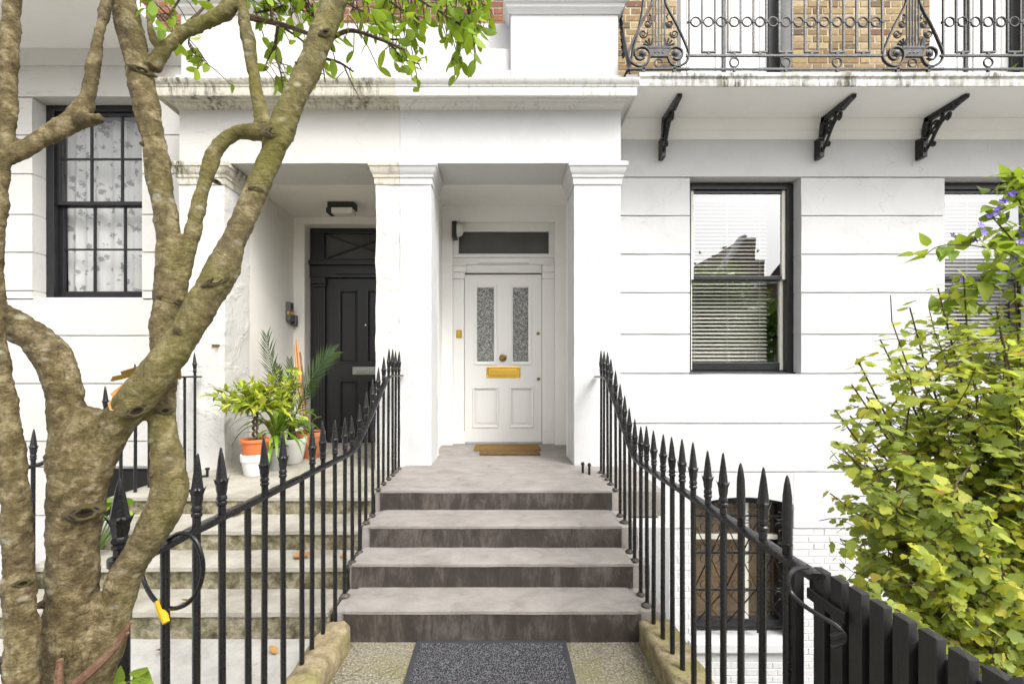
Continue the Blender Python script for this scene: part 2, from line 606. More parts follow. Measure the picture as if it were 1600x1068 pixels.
def _steps_mats():
    t = NT('worn_grey_tread')
    a = t.noise(5.0, 8, 0.7, vec=t.scaled((1, 1.4, 1)), dist=0.6)
    c = t.ramp(a, [(0.28, (0.185, 0.166, 0.150)), (0.5, (0.25, 0.229, 0.211)), (0.74, (0.315, 0.292, 0.272))])
    sp = t.ramp(t.noise(16, 6, 0.75), [(0.60, 0.0), (0.72, 1.0)])
    c = t.mix(t.math('MULTIPLY', sp, 0.35), c, (0.2, 0.18, 0.165))
    t.principled(c, 0.8, 0, t.bump(t.math('ADD', t.noise(120, 4), t.noise(8, 4)), 0.3, 0.01), 0.3)
    M['tread'] = t.m
    t = NT('dark_bitumen_riser')
    a = t.noise(1.0, 7, 0.75, vec=t.scaled((11, 11, 3.0)), dist=0.5)
    b = t.noise(2.6, 5, 0.6)
    c = t.ramp(t.math('ADD', t.math('MULTIPLY', a, 0.55), t.math('MULTIPLY', b, 0.45)), [(0.36, (0.022, 0.0172, 0.0146)), (0.50, (0.046, 0.037, 0.032)), (0.66, (0.14, 0.120, 0.105))])
    t.principled(c, 0.65, 0, t.bump(t.noise(24, 6, 0.6), 0.4, 0.008), 0.35)
    M['riser'] = t.m
    t = NT('old_stone_step')
    c = t.ramp(t.noise(4.0, 7, 0.7), [(0.3, (0.22, 0.20, 0.16)), (0.55, (0.36, 0.34, 0.29)), (0.75, (0.45, 0.43, 0.38))])
    t.principled(c, 0.85, 0, t.bump(t.math('ADD', t.noise(90, 5, 0.7), t.noise(9, 5)), 0.4, 0.01), 0.2)
    M['oldstep'] = t.m
    t = NT('mossy_stone_riser')
    a = t.noise(9.0, 8, 0.75)
    c = t.ramp(a, [(0.36, (0.055, 0.048, 0.028)), (0.47, (0.15, 0.135, 0.08)), (0.58, (0.30, 0.27, 0.19)), (0.70, (0.46, 0.43, 0.34))])
    t.principled(c, 0.9, 0, t.bump(t.noise(40, 7, 0.75), 0.9, 0.012), 0.15)
    M['mossriser'] = t.m
    t = NT('mossy_cracked_concrete')
    a = t.noise(2.4, 7, 0.7)
    sp = t.noise(85, 4, 0.7)
    v = t.voro(70, 'F1')
    c = t.ramp(sp, [(0.3, (0.075, 0.066, 0.048)), (0.5, (0.22, 0.198, 0.15)), (0.72, (0.48, 0.445, 0.35))])
    g = t.ramp(a, [(0.45, 0.0), (0.62, 1.0)])
    c = t.mix(t.math('MULTIPLY', g, 0.38), c, (0.17, 0.165, 0.035))
    wob = t.n('VectorMath', _operation='ADD', I0=t.obj(), I1=t.n('VectorMath', _operation='SCALE', I0=t.n('TexNoise', Scale=9.0, Detail=6.0).outputs['Color'], Scale=0.22).outputs[0]).outputs[0]
    d = t.voro(9.5, 'DISTANCE_TO_EDGE', vec=wob)
    sel = t.ramp(t.noise(1.7, 3), [(0.40, 0.0), (0.52, 1.0)])
    ck = t.math('MULTIPLY', t.ramp(d, [(0.006, 1.0), (0.05, 0.0)]), sel)
    c = t.mix(t.math('MULTIPLY', ck, 0.30), c, (0.045, 0.04, 0.02))
    n1 = t.bump(t.math('ADD', sp, t.math('MULTIPLY', v, 0.6)), 0.8, 0.01)
    n1 = t.bump(t.math('SUBTRACT', 1.0, ck), 0.5, 0.008, n1)
    t.principled(c, 0.9, 0, n1, 0.2)
    M['path'] = t.m
    t = NT('pale_concrete_paving')
    c = t.ramp(t.noise(5, 8, 0.7), [(0.3, (0.30, 0.29, 0.265)), (0.6, (0.44, 0.43, 0.40))])
    c = t.mix(t.ramp(t.noise(22, 6, 0.7), [(0.6, 0.0), (0.75, 0.6)]), c, (0.2, 0.19, 0.16))
    t.principled(c, 0.85, 0, t.bump(t.noise(80, 5), 0.35, 0.01), 0.2)
    M['paving'] = t.m
    t = NT('sandstone_kerb')
    c = t.ramp(t.noise(14, 8, 0.75), [(0.32, (0.13, 0.105, 0.06)), (0.5, (0.27, 0.22, 0.13)), (0.7, (0.42, 0.36, 0.24))])
    g = t.ramp(t.noise(4.5, 5), [(0.5, 0.0), (0.68, 1.0)])
    c = t.mix(t.math('MULTIPLY', g, 0.6), c, (0.17, 0.18, 0.03))
    t.principled(c, 0.9, 0, t.bump(t.noise(50, 7, 0.7), 0.8, 0.012), 0.15)
    M['kerb'] = t.m
    t = NT('soil')
    c = t.ramp(t.noise(40, 6, 0.7), [(0.3, (0.03, 0.022, 0.014)), (0.7, (0.10, 0.075, 0.05))])
    t.principled(c, 0.95, 0, t.bump(t.noise(30, 6, 0.7), 1.0, 0.03), 0.1)
    M['soil'] = t.m
    t = NT('asphalt')
    c = t.ramp(t.noise(150, 4, 0.7), [(0.3, (0.08, 0.08, 0.08)), (0.7, (0.14, 0.14, 0.138))])
    t.principled(c, 0.85, 0, t.bump(t.noise(120, 4), 0.5, 0.01), 0.3)
    M['asphalt'] = t.m
    t = NT('dull_area_concrete')
    c = t.ramp(t.noise(3, 6, 0.7), [(0.3, (0.24, 0.235, 0.22)), (0.7, (0.40, 0.39, 0.37))])
    t.principled(c, 0.9, 0, t.bump(t.noise(60, 5), 0.4, 0.01), 0.2)
    M['area'] = t.m


_steps_mats()
M['whitebrick'] = m_stucco('white_painted_brick', (0.56, 0.56, 0.56), 0.18, (0.45, 0.44, 0.42), bump=0.75)
M['stock'] = m_brick('yellow_stock_brick', [(0.0, (0.22, 0.15, 0.075)), (0.3, (0.34, 0.245, 0.125)), (0.55, (0.43, 0.33, 0.19)), (0.8, (0.28, 0.185, 0.09)), (0.92, (0.12, 0.09, 0.06)), (1.0, (0.20, 0.10, 0.06))])
M['redbrick'] = m_brick('brown_red_brick', [(0.0, (0.13, 0.06, 0.035)), (0.4, (0.22, 0.10, 0.055)), (0.7, (0.17, 0.085, 0.05)), (1.0, (0.27, 0.15, 0.08))])
M['mortar'] = m_plain('pale_mortar', (0.50, 0.44, 0.33), 0.95, bump=0.6, bscale=60)
M['darkmortar'] = m_plain('grey_mortar', (0.32, 0.28, 0.23), 0.95, bump=0.6, bscale=60)

# ================================================================== the setting
YW = 4.87            # plane of the house fronts
YP = 4.42            # front plane of the portico
ZL = 0.63            # landing
ZB = -1.95           # floor of the basement areas


def sheet(name, rects, z, mat):
    mb = MB()
    for (x0, x1, y0, y1) in rects:
        mb.add([(x0, y0, z), (x1, y0, z), (x1, y1, z), (x0, y1, z)], [(0, 1, 2, 3)])
    return structure(mb.build(name, mat))


sheet('ground', [(-300, 300, -300, 1.5), (-300, 0.99, 1.5, 2.45), (1.8, 300, 1.5, 2.45), (-3.02, 0.99, 2.45, 5.2), (-300, -9, 2.45, 12), (9, 300, 2.45, 12), (-300, 300, 12, 300)], -0.012, M['paving'])
sheet('path', [(-0.86, 0.80, -0.2, 2.62)], 0.0, M['path'])
sheet('paving', [(-3.0, -0.93, 0.25, 2.62)], 0.002, M['paving'])
sheet('pavement', [(-40, 40, -3.2, -0.2)], -0.004, M['paving'])
sheet('road', [(-300, 300, -11.5, -3.35)], -0.006, M['asphalt'])
sheet('front_garden', [(0.97, 8.8, -0.18, 1.48), (1.82, 8.8, 1.48, 2.42)], 0.004, M['paving'])  # out of view; pale surface chosen to bounce light up under the balcony
sheet('tree_pit', [(-1.75, -0.62, 0.3, 1.13)], 0.01, M['soil'])
sheet('area_floor', [(0.99, 9, 1.4, 5.1), (-9, -3.02, 2.45, 5.1)], ZB, M['area'])
structure(MB().box(-40, 40, -3.35, -3.2, -0.1, -0.002).build('kerb', M['area'], bevel=0.01))
mb = MB()
mb.box(1.805, 9, 2.30, 2.449, ZB, -0.014).box(1.805, 1.95, 1.35, 2.30, ZB, -0.014).box(0.99, 1.805, 1.35, 1.498, ZB, -0.014).box(0.83, 0.988, 1.35, 2.7, ZB, -0.055).box(-9, -3.02, 2.30, 2.449, ZB, -0.014)
structure(mb.build('area_wall', M['whitebrick']))

# ================================================================== houses
house_r = thing('terrace_house', 'bright white stucco terrace house with the white panelled front door and iron balcony', 'house', (2.0, 5.3, 0))
house_l = thing('terrace_house', 'older cream stucco terrace house with the black front door and peeling paint', 'house', (-4.0, 5.3, 0))


def courses(house, zs, mat, spans, yb=5.12):
    """rusticated stucco courses: one block for each stretch between openings, joints recessed"""
    J = MB()
    for i in range(len(zs) - 1):
        z1, z0 = zs[i], zs[i + 1]
        for (x0, x1) in spans(z0, z1):
            mb = MB().roughbox(x0, x1, YW, yb, z0 + 0.007, z1 - 0.007, res=0.13, amp=0.0032, sc=4.0, seed=i + 3)
            mb.build('stucco_course', mat, house, smooth=True, sharp=30)
    for i in range(len(zs)):
        z = zs[i]
        zm = z - 0.02 if i < len(zs) - 1 else z + 0.02
        zm2 = z + 0.02 if i > 0 else z - 0.02
        a = set(spans(zm - 1e-3, zm + 1e-3)); b = set(spans(zm2 - 1e-3, zm2 + 1e-3))
        for (x0, x1) in (a if len(a) >= len(b) else b):
            J.box(x0 + 0.004, x1 - 0.004, YW + 0.02, yb - 0.01, z - 0.02, z + 0.02)
    J.build('course_joint', mat, house)


# ---- right house: ground floor wall
W1 = (2.02, 3.213); W2 = (4.747, 5.94); WZ = (1.519, 3.615)
BW = (2.07, 3.13)
zr = [3.615, 3.205, 2.793, 2.382, 1.937, 1.519, 0.985, 0.465]


def spans_r(z0, z1):
    zm = (z0 + z1) / 2
    if zm > WZ[0]:
        return [(1.12, W1[0]), (W1[1], W2[0]), (W2[1], 9.0)]
    return [(1.12, 9.0)]


courses(house_r, zr, M['white'], spans_r)
# lowest stucco course, cut by the segmental head of the basement window
mb = MB().box(1.12, BW[0], YW, 5.12, -0.138, 0.459); mb.build('stucco_course', M['white'], house_r, bevel=0.007)
mb = MB().box(BW[1], 9.0, YW, 5.12, -0.138, 0.459); mb.build('stucco_course', M['white'], house_r, bevel=0.007)
arc = [(BW[0] + (BW[1] - BW[0]) * k / 12, 0.12 + 0.075 * math.sin(math.pi * k / 12)) for k in range(13)]
mb = MB().prism([(BW[1], 0.459), (BW[0], 0.459)] + arc, 'y', YW + 0.001, 5.12); mb.build('window_arch', M['white'], house_r)
# frieze and bed moulding under the balcony
MB().box(1.12, 9.0, YW - 0.004, 5.12, 3.621, 4.19).build('frieze', M['white'], house_r)
prof = [(0.0, 4.012), (0.018, 4.012), (0.022, 4.03), (0.045, 4.045), (0.06, 4.075), (0.06, 4.09), (0.075, 4.10), (0.085, 4.13), (0.10, 4.16), (0.105, 4.19), (0.0, 4.19)]
MB().sweep(prof, [(1.16, YW - 0.004, 0, -1), (9.0, YW - 0.004, 0, -1)]).build('bed_moulding', M['white_shade'], house_r, smooth=True, sharp=50)
# balcony slab with its weathered nosing
MB().box(1.166, 9.0, 4.235, 5.02, 4.192, 4.24).build('balcony_soffit', M['white_shade'], house_r)
prof = [(0.0, 4.186), (0.012, 4.186), (0.016, 4.20), (0.016, 4.242), (0.006, 4.25), (0.006, 4.262), (0.024, 4.272), (0.027, 4.297), (0.02, 4.308), (0.0, 4.312)]
mb = MB()
xs = [1.279, 2.31, 2.95, 4.62, 5.1, 7.0, 9.0]
for i in range(len(xs) - 1):
    mb.sweep(prof, [(xs[i] + 0.003, 4.236, 0, -1), (xs[i + 1] - 0.002, 4.236, 0, -1)])
mb.build('balcony_edge', M['nosing'], house_r, smooth=True, sharp=40)
MB().box(1.166, 9.0, 4.24, 5.1, 4.242, 4.304).build('balcony_floor', M['area'], house_r)
# basement wall of painted brick
MB().box(0.99, BW[0], YW + 0.014, 5.12, ZB, -0.14).box(BW[1], 9, YW + 0.014, 5.12, ZB, -0.14).box(BW[0] - 0.001, BW[1] + 0.001, YW + 0.014, 5.12, ZB, -1.335).build('basement_wall', M['whitebrick'], house_r)


def brick_mesh(name, w, mat, h=0.065, d=0.03, seed=0, amp=0.0012):
    r = random.Random(seed)
    b = 0.004
    vs = []
    for (y, ins) in ((0, b), (b, 0), (d, 0)):
        for sx in (0, 1):
            for sz in (0, 1):
                x = ins if sx == 0 else w - ins
                z = ins if sz == 0 else h - ins
                vs.append((x + r.uniform(-amp, amp), y + (r.uniform(0, amp) if y < d else 0), z + r.uniform(-amp, amp)))
    # order per ring: 00,01,10,11
    fs = [(0, 2, 3, 1)]
    for a in (0, 4):
        for (i, j) in ((0, 2), (2, 3), (3, 1), (1, 0)):
            fs.append((a + i, a + 4 + i, a + 4 + j, a + j))
    return MB().add(vs, fs)


_bm = {}


def brick_row(x0, x1, z, odd, y, mat, key, proud, sink, as_parts, parent, rr):
    """one Flemish-bond row; either separate brick objects or added to the builder 'sink'"""
    x = x0
    k = 0
    widths = [0.215, 0.1025] if not odd else [0.1025, 0.215]
    if odd:
        x0b = 0.0512
    first = True
    while x < x1 - 0.03:
        w = widths[k % 2]
        if first and odd:
            w = 0.16
        first = False
        w = min(w, x1 - x - 0.002)
        k += 1
        yy = y - proud - rr.uniform(-0.003, 0.003)
        if as_parts:
            kk = (key, round(w, 2), rr.randrange(4))
            if kk not in _bm:
                _bm[kk] = brick_mesh('brick', round(w, 2), mat, seed=hash(kk[1:]) % 9999).mesh('brick', mat)
            o = link('brick', _bm[kk], parent, loc=(x - parent.location.x, yy - parent.location.y, z - parent.location.z))
        else:
            b = brick_mesh('b', w, mat, seed=rr.randrange(9999))
            sink.add([(vx + x, vy + yy, vz + z) for vx, vy, vz in b.v], b.f)
        x += w + 0.0095


rb = random.Random(3)
sinkA, sinkB, sinkC = MB(), MB(), MB()
# painted basement bricks
for r_ in range(24):
    z = -0.142 - 0.075 * (r_ + 1)
    brick_row(1.0, BW[0] - 0.002, z, r_ % 2, YW + 0.016, M['whitebrick'], 'w', 0.007, sinkA, r_ < 16, house_r, rb)
    brick_row(BW[1], 3.75, z, r_ % 2, YW + 0.016, M['whitebrick'], 'w', 0.007, sinkA, False, house_r, rb)
    if z + 0.065 < -1.335:
        brick_row(BW[0], BW[1], z, r_ % 2, YW + 0.016, M['whitebrick'], 'w', 0.007, sinkA, False, house_r, rb)
stuff(sinkA.build('painted_brickwork', M['whitebrick'], house_r))

# upper wall of yellow stock brick with two french windows
FW = [(1.88, 3.116), (4.596, 5.83)]
sep('upper_wall', M['mortar'], house_r, [(1.16, FW[0][0], YW + 0.006, 5.2, 4.306, 6.6), (FW[0][1], FW[1][0], YW + 0.006, 5.2, 4.306, 6.6), (FW[1][1], 9, YW + 0.006, 5.2, 4.306, 6.6)])
for r_ in range(30):
    z = 4.312 + 0.075 * r_
    vis = z < 5.56
    brick_row(1.17, FW[0][0], z, r_ % 2, YW + 0.008, M['stock'], 's', 0.008, sinkB, vis, house_r, rb)
    brick_row(FW[0][1], FW[1][0], z, r_ % 2, YW + 0.008, M['stock'], 's', 0.008, sinkB, vis, house_r, rb)
    brick_row(FW[1][1], 7.4, z, r_ % 2, YW + 0.008, M['stock'], 's', 0.008, sinkB, False, house_r, rb)
stuff(sinkB.build('stock_brickwork', M['stock'], house_r))
# brown brick above the portico
sep('upper_wall', M['darkmortar'], house_l, [(-3.12, -0.985, YW + 0.006, 5.2, 4.3, 6.6), (-9, -3.12, YW + 0.006, 5.2, 5.06, 6.6)])
MB().box(-0.98, 1.158, YW + 0.006, 5.2, 4.3, 6.6).build('upper_wall', M['darkmortar'], house_r)
sinkL = MB()
for r_ in range(30):
    z = 4.31 + 0.075 * r_
    vis = 5.0 < z < 5.56
    brick_row(-0.975, 1.15, z, r_ % 2, YW + 0.008, M['redbrick'], 'r', 0.008, sinkC, vis and False, house_r, rb)
    brick_row(-1.95, -0.985, z, r_ % 2, YW + 0.008, M['redbrick'], 'r', 0.008, sinkL, vis, house_l, rb)
    brick_row(-4.4 if z > 5.06 else -3.11, -1.96, z, r_ % 2, YW + 0.008, M['redbrick'], 'r', 0.008, sinkL, False, house_l, rb)
stuff(sinkC.build('brown_brickwork', M['redbrick'], house_r))
stuff(sinkL.build('brown_brickwork', M['redbrick'], house_l))


# ---- left house: ground floor wall
zl = [4.472, 4.068, 3.652, 3.218, 2.814, 2.403, 2.314, 1.924, 1.41, 0.793, 0.211, -0.4]
WL = (-5.02, -3.843)


def spans_l(z0, z1):
    zm = (z0 + z1) / 2
    if zm > 2.314:
        return [(-9.0, WL[0]), (WL[1], -3.125)]
    if -0.39 < zm < 0.21:
        return [(-9.0, -4.55), (-3.55, -3.02)]
    return [(-9.0, -3.02)]


zl2 = [4.472, 4.068, 3.652, 3.218, 2.814, 2.403, 2.314]
courses(house_l, zl2[:-1] + [2.314], M['cream'], spans_l)
courses(house_l, [2.314, 1.924, 1.41, 0.793, 0.52], M['cream'], lambda a, b: [(-9.0, -3.02)])
courses(house_l, [0.52, 0.0], M['cream'], lambda a, b: [(-9.0, -4.55), (-3.5, -3.02)])
MB().box(-9, -4.55, YW + 0.01, 5.12, ZB, -0.002).box(-3.5, -3.02, YW + 0.01, 5.12, ZB, -0.002).box(-4.551, -3.499, YW + 0.01, 5.12, ZB, -0.9).build('basement_wall', M['whitebrick'], house_l)
MB().box(-9, -3.125, YW - 0.003, 5.12, 4.478, 4.93).build('frieze', M['cream'], house_l)
prof = [(0.0, 4.80), (0.014, 4.80), (0.018, 4.815), (0.05, 4.84), (0.055, 4.86), (0.08, 4.88), (0.09, 4.93), (0.0, 4.93)]
MB().sweep(prof, [(-9.0, YW - 0.003, 0, -1), (-3.3, YW - 0.003, 0, -1)]).build('bed_moulding', M['cream'], house_l, smooth=True, sharp=50)
MB().box(-9, -3.42, 4.12, 5.0, 4.931, 5.05).build('balcony_slab', M['white_shade'], house_l, bevel=0.01)

# ---- rooms behind the windows (dim, closed boxes)


def room(house, x0, x1, z0, z1, y0, depth=2.4, gap=None):
    mb = MB()
    y1 = y0 + depth
    mb.add([(x0, y0, z0), (x1, y0, z0), (x1, y1, z0), (x0, y1, z0), (x0, y0, z1), (x1, y0, z1), (x1, y1, z1), (x0, y1, z1)],
           [(0, 1, 2, 3), (4, 7, 6, 5), (1, 5, 6, 2), (2, 6, 7, 3), (3, 7, 4, 0)])
    # front face around the opening
    if gap:
        a0, a1, b0, b1 = gap
        for (p, q, r, s) in ((x0, a0, z0, z1), (a1, x1, z0, z1), (a0, a1, z0, b0), (a0, a1, b1, z1)):
            if q - p > 1e-4 and s - r > 1e-4:
                mb.add([(p, y0, r), (q, y0, r), (q, y0, s), (p, y0, s)], [(0, 1, 2, 3)])
    return mb.build('room', M['interior'], house)


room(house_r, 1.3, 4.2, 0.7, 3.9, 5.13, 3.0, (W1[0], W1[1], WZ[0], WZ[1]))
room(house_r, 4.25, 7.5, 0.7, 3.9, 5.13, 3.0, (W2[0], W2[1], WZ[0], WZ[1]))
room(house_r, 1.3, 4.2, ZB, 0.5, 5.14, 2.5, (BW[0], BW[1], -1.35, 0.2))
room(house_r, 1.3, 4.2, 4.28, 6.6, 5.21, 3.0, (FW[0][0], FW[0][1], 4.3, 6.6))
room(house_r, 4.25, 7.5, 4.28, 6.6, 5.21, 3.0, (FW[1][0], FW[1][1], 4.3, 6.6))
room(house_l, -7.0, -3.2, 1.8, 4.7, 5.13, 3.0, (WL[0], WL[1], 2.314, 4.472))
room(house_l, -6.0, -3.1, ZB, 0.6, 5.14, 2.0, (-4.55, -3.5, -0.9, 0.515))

# ================================================================== portico
XM = -0.982                      # paint joint between the two houses
XR, XL = 1.162, -3.126           # ends of the portico
ZA = 3.56                        # underside of the architrave
ZC = 4.12                        # underside of the cornice


def pillar(house, x0, x1, mat, ends, zb, amp, seed, capmat, yb=4.86):
    MB().roughbox(x0, x1, YP, yb, zb, 3.40, res=0.045, amp=amp, sc=5.0, seed=seed).build('pillar_shaft', mat, house, smooth=True, sharp=40)
    prof = [(-0.02, 3.352), (0.008, 3.352), (0.012, 3.372), (0.012, 3.41), (0.022, 3.418), (0.024, 3.442), (0.03, 3.45), (0.043, 3.475), (0.05, 3.508), (0.06, 3.516), (0.062, 3.548), (0.052, 3.5585), (-0.02, 3.5585)]
    yb2 = yb + 0.002
    a = [(x0, yb2, -1, 0), (x0, YP, -1, -1)] if ends[0] else [(x0, YP, 0, -1)]
    b = [(x1, YP, 1, -1), (x1, yb2, 1, 0)] if ends[1] else [(x1, YP, 0, -1)]
    mb = MB().sweep(prof, a + b)
    mb.box(x0 + 0.005, x1 - 0.005, YP + 0.005, yb - 0.01, 3.39, 3.555)
    mb.build('pillar_capital', capmat, house, smooth=True, sharp=25)


pillar(house_r, 0.709, 1.16, M['white'], (1, 1), 0.55, 0.003, 1, M['white'])
pillar(house_r, XM + 0.0015, -0.678, M['white'], (0, 1), 0.55, 0.004, 2, M['white'])
pillar(house_l, -1.218, XM - 0.0015, M['peel'], (1, 0), 0.5, 0.009, 3, M['cornice_old'])
pillar(house_l, -3.126, -2.686, M['peel'], (1, 1), 0.45, 0.006, 4, M['cornice_old'])


def entablature(house, x0, x1, mat, cmat, ends):
    MB().roughbox(x0, x1, YP, 4.93, ZA, 4.13, res=0.07, amp=0.0025, sc=3.5, seed=x0 > -1).build('entablature', mat, house, smooth=True, sharp=40)
    prof = [(-0.02, 4.075), (0.012, 4.075), (0.016, 4.09), (0.03, 4.10), (0.055, 4.108), (0.06, 4.122), (0.10, 4.125), (0.10, 4.132),
            (0.175, 4.132), (0.185, 4.10), (0.195, 4.098), (0.20, 4.11), (0.20, 4.175), (0.207, 4.18), (0.210, 4.195), (0.222, 4.205), (0.232, 4.225), (0.236, 4.24), (0.225, 4.25), (-0.02, 4.275)]
    sweepv = []
    yb = YW - 0.002
    a = [(x0, yb, -0.5, 0), (x0, YP, -0.5, -1)] if ends[0] else [(x0, YP, 0, -1)]
    b = [(x1, YP, 0.5, -1), (x1, yb, 0.5, 0)] if ends[1] else [(x1, YP, 0, -1)]
    MB().sweep(prof, a + b).build('cornice', cmat, house, smooth=True, sharp=30)
    MB().box(x0 + 0.005, x1 - 0.005, YP + 0.01, YW - 0.001, 4.131, 4.27).build('portico_roof', M['area'], house)


entablature(house_r, XM + 0.001, XR, M['white'], M['cornice'], (0, 1))
entablature(house_l, XL, XM - 0.001, M['cream'], M['cornice_old'], (1, 0))
# blocking courses and piers above the cornice


def blocking(house, xa, xb, mat, pier, side):
    lo, hi = (xa, pier[0]) if side > 0 else (pier[1], xb)
    MB().roughbox(lo if side < 0 else xa, hi, YP - 0.05, 4.8, 4.262, 4.43, res=0.08, amp=0.003, seed=5).build('blocking_course', mat, house, smooth=True, sharp=40)
    MB().roughbox(lo if side < 0 else xa, hi, YP + 0.04, 4.78, 4.43, 4.70, res=0.08, amp=0.003, seed=6).build('blocking_course', mat, house, smooth=True, sharp=40)
    MB().roughbox(lo if side < 0 else xa, hi, YP + 0.15, 4.76, 4.70, 5.03, res=0.08, amp=0.003, seed=8).build('blocking_course', mat, house, smooth=True, sharp=40)
    p0, p1 = pier
    MB().box(p0 - (0.0 if side > 0 else 0.0), p1, YP - 0.02, 4.83, 4.262, 5.08).build('parapet_pier', mat, house, bevel=0.012)
    MB().box(p0 - 0.03 if side < 0 else p0 + 0.05, p1 + 0.03 if side > 0 else p1 - 0.05, YP - 0.055, 4.84, 4.261, 4.385).build('pier_plinth', mat, house, bevel=0.012)
    prof = [(-0.02, 4.985), (0.012, 4.985), (0.02, 5.0), (0.045, 5.03), (0.05, 5.06), (0.07, 5.07), (0.07, 5.14), (0.05, 5.17), (-0.02, 5.19)]
    MB().sweep(prof, [(p0, 4.83, -1, 0), (p0, YP - 0.02, -1, -1), (p1, YP - 0.02, 1, -1), (p1, 4.83, 1, 0)]).build('pier_cap', mat, house, smooth=True, sharp=30)
    MB().box(p0 + 0.01, p1 - 0.01, YP, 4.82, 5.07, 5.188).build('pier_top', mat, house)


blocking(house_r, XM + 0.002, XR, M['white'], (0.09, 1.135), 1)
blocking(house_l, XL, XM - 0.002, M['cream'], (-3.10, -2.05), -1)

# ---- porch interiors
YD = 5.65                        # plane round the white door
DO = (-0.604, 0.667, 3.40)       # its opening
MB().box(-0.98, -0.735, 4.862, 6.4, 0.5, 3.62).build('porch_wall', M['white_shade'], house_r)
MB().box(0.84, 1.118, 4.862, 6.0, 0.5, 3.62).build('porch_wall', M['white_shade'], house_r)
MB().box(0.7095, 1.1195, 4.8605, 4.95, 0.5, 3.559).build('porch_wall', M['white_shade'], house_r, bevel=0.008)
MB().box(-0.98, -0.68, 4.8605, 4.95, 0.5, 3.559).build('porch_wall', M['white_shade'], house_r, bevel=0.008)
sep('door_wall', M['white_shade'], house_r, [(-0.735, DO[0], YD, 6.0, 0.5, 3.60), (DO[1], 0.84, YD, 6.0, 0.5, 3.60), (DO[0], DO[1], YD, 6.0, DO[2], 3.60)])
MB().box(-0.98, 1.12, 4.932, 6.0, 3.601, 3.75).build('porch_ceiling', M['white_shade'], house_r)
# left porch
YK = 5.90
MB().box(-3.12, -2.69, 4.861, 6.5, 0.4, 3.62).build('porch_wall', M['porchwall'], house_l)
MB().box(-1.215, -0.985, 4.861, 6.5, 0.4, 3.62).build('porch_wall', M['porchwall'], house_l)
sep('door_wall', M['porchwall'], house_l, [(-2.69, -2.55, YK, 6.4, 0.4, 3.545), (-1.26, -1.215, YK, 6.4, 0.4, 3.545), (-2.55, -1.26, YK, 6.4, 3.45, 3.545)])
MB().box(-3.12, -0.985, 4.932, 6.5, 3.55, 3.75).build('porch_ceiling', M['porchwall'], house_l)


# ---- white front door
def panel_mould(mb, x0, x1, z0, z1, y, w=0.022, d=0.012):
    """raised bolection frame"""
    prof = [(0, 0), (0.004, -d), (w * 0.55, -d * 0.9), (w, -d * 0.15), (w, 0.002)]
    pts = []
    n = len(prof)
    for (x, z, sx, sz) in ((x0, z0, 1, 1), (x1, z0, -1, 1), (x1, z1, -1, -1), (x0, z1, 1, -1)):
        pts.append([(x + sx * o, y + dy, z + sz * o) for o, dy in prof])
    vs = [p for q in pts for p in q]
    fs = []
    for i in range(4):
        j = (i + 1) % 4
        for k in range(n - 1):
            fs.append((i * n + k, j * n + k, j * n + k + 1, i * n + k + 1))
    mb.add(vs, fs)
    return mb


YF = 5.75
wd = MB()
# leaf made of stiles and rails round two glazed lights and two sunk panels
LX0, LX1, LZ0, LZ1 = -0.461, 0.510, 0.652, 2.765
G = [(-0.315, -0.080), (0.137, 0.355)]
GZ = (1.653, 2.607)
PN = [(-0.364, -0.03), (0.105, 0.412)]
PZ = (0.83, 1.345)
wd.box(LX0, LX1, YF, YF + 0.045, LZ0, PZ[0]).box(LX0, LX1, YF, YF + 0.045, PZ[1], GZ[0]).box(LX0, LX1, YF, YF + 0.045, GZ[1], LZ1)
for zz, sp in ((PZ, PN), (GZ, G)):
    wd.box(LX0, sp[0][0], YF, YF + 0.045, zz[0], zz[1]).box(sp[0][1], sp[1][0], YF, YF + 0.045, zz[0], zz[1]).box(sp[1][1], LX1, YF, YF + 0.045, zz[0], zz[1])
door = wd.build('door', M['whitepaint'], house_r)
door['label'] = 'white front door with two frosted lights'
for (x0, x1) in PN:
    mb = MB().box(x0, x1, YF + 0.016, YF + 0.03, PZ[0], PZ[1]).box(x0 + 0.06, x1 - 0.06, YF + 0.008, YF + 0.02, PZ[0] + 0.06, PZ[1] - 0.06)
    panel_mould(mb, x0, x1, PZ[0], PZ[1], YF + 0.004, 0.03, 0.016)
    mb.build('panel', M['whitepaint'], door, bevel=0.003)
t = NT('patterned_frosted_glass')
v1 = t.voro(95, 'F1'); n1 = t.noise(75, 6, 0.75, dist=1.5)
cc = t.ramp(n1, [(0.40, (0.012, 0.013, 0.012)), (0.5, (0.14, 0.145, 0.135)), (0.58, (0.62, 0.63, 0.6))])
t.principled(cc, 0.25, 0, t.bump(n1, 0.8, 0.01), 0.6)
M['frost'] = t.m
for (x0, x1) in G:
    mb = MB().box(x0, x1, YF + 0.018, YF + 0.026, GZ[0], GZ[1])
    mb.build('frosted_pane', M['frost'], door)
    mb = MB(); panel_mould(mb, x0 - 0.028, x1 + 0.028, GZ[0] - 0.028, GZ[1] + 0.028, YF, 0.04, 0.014); mb.build('panel_moulding', M['whitepaint'], door)
# brass letter plate, knob, locks
mb = MB().box(-0.186, 0.243, YF - 0.006, YF + 0.001, 1.460, 1.597); panel_mould(mb, -0.183, 0.240, 1.463, 1.594, YF - 0.005, 0.02, 0.008)
mb.box(-0.145, 0.202, YF - 0.013, YF - 0.005, 1.495, 1.568)
mb.build('letter_plate', M['brass'], door, bevel=0.003)


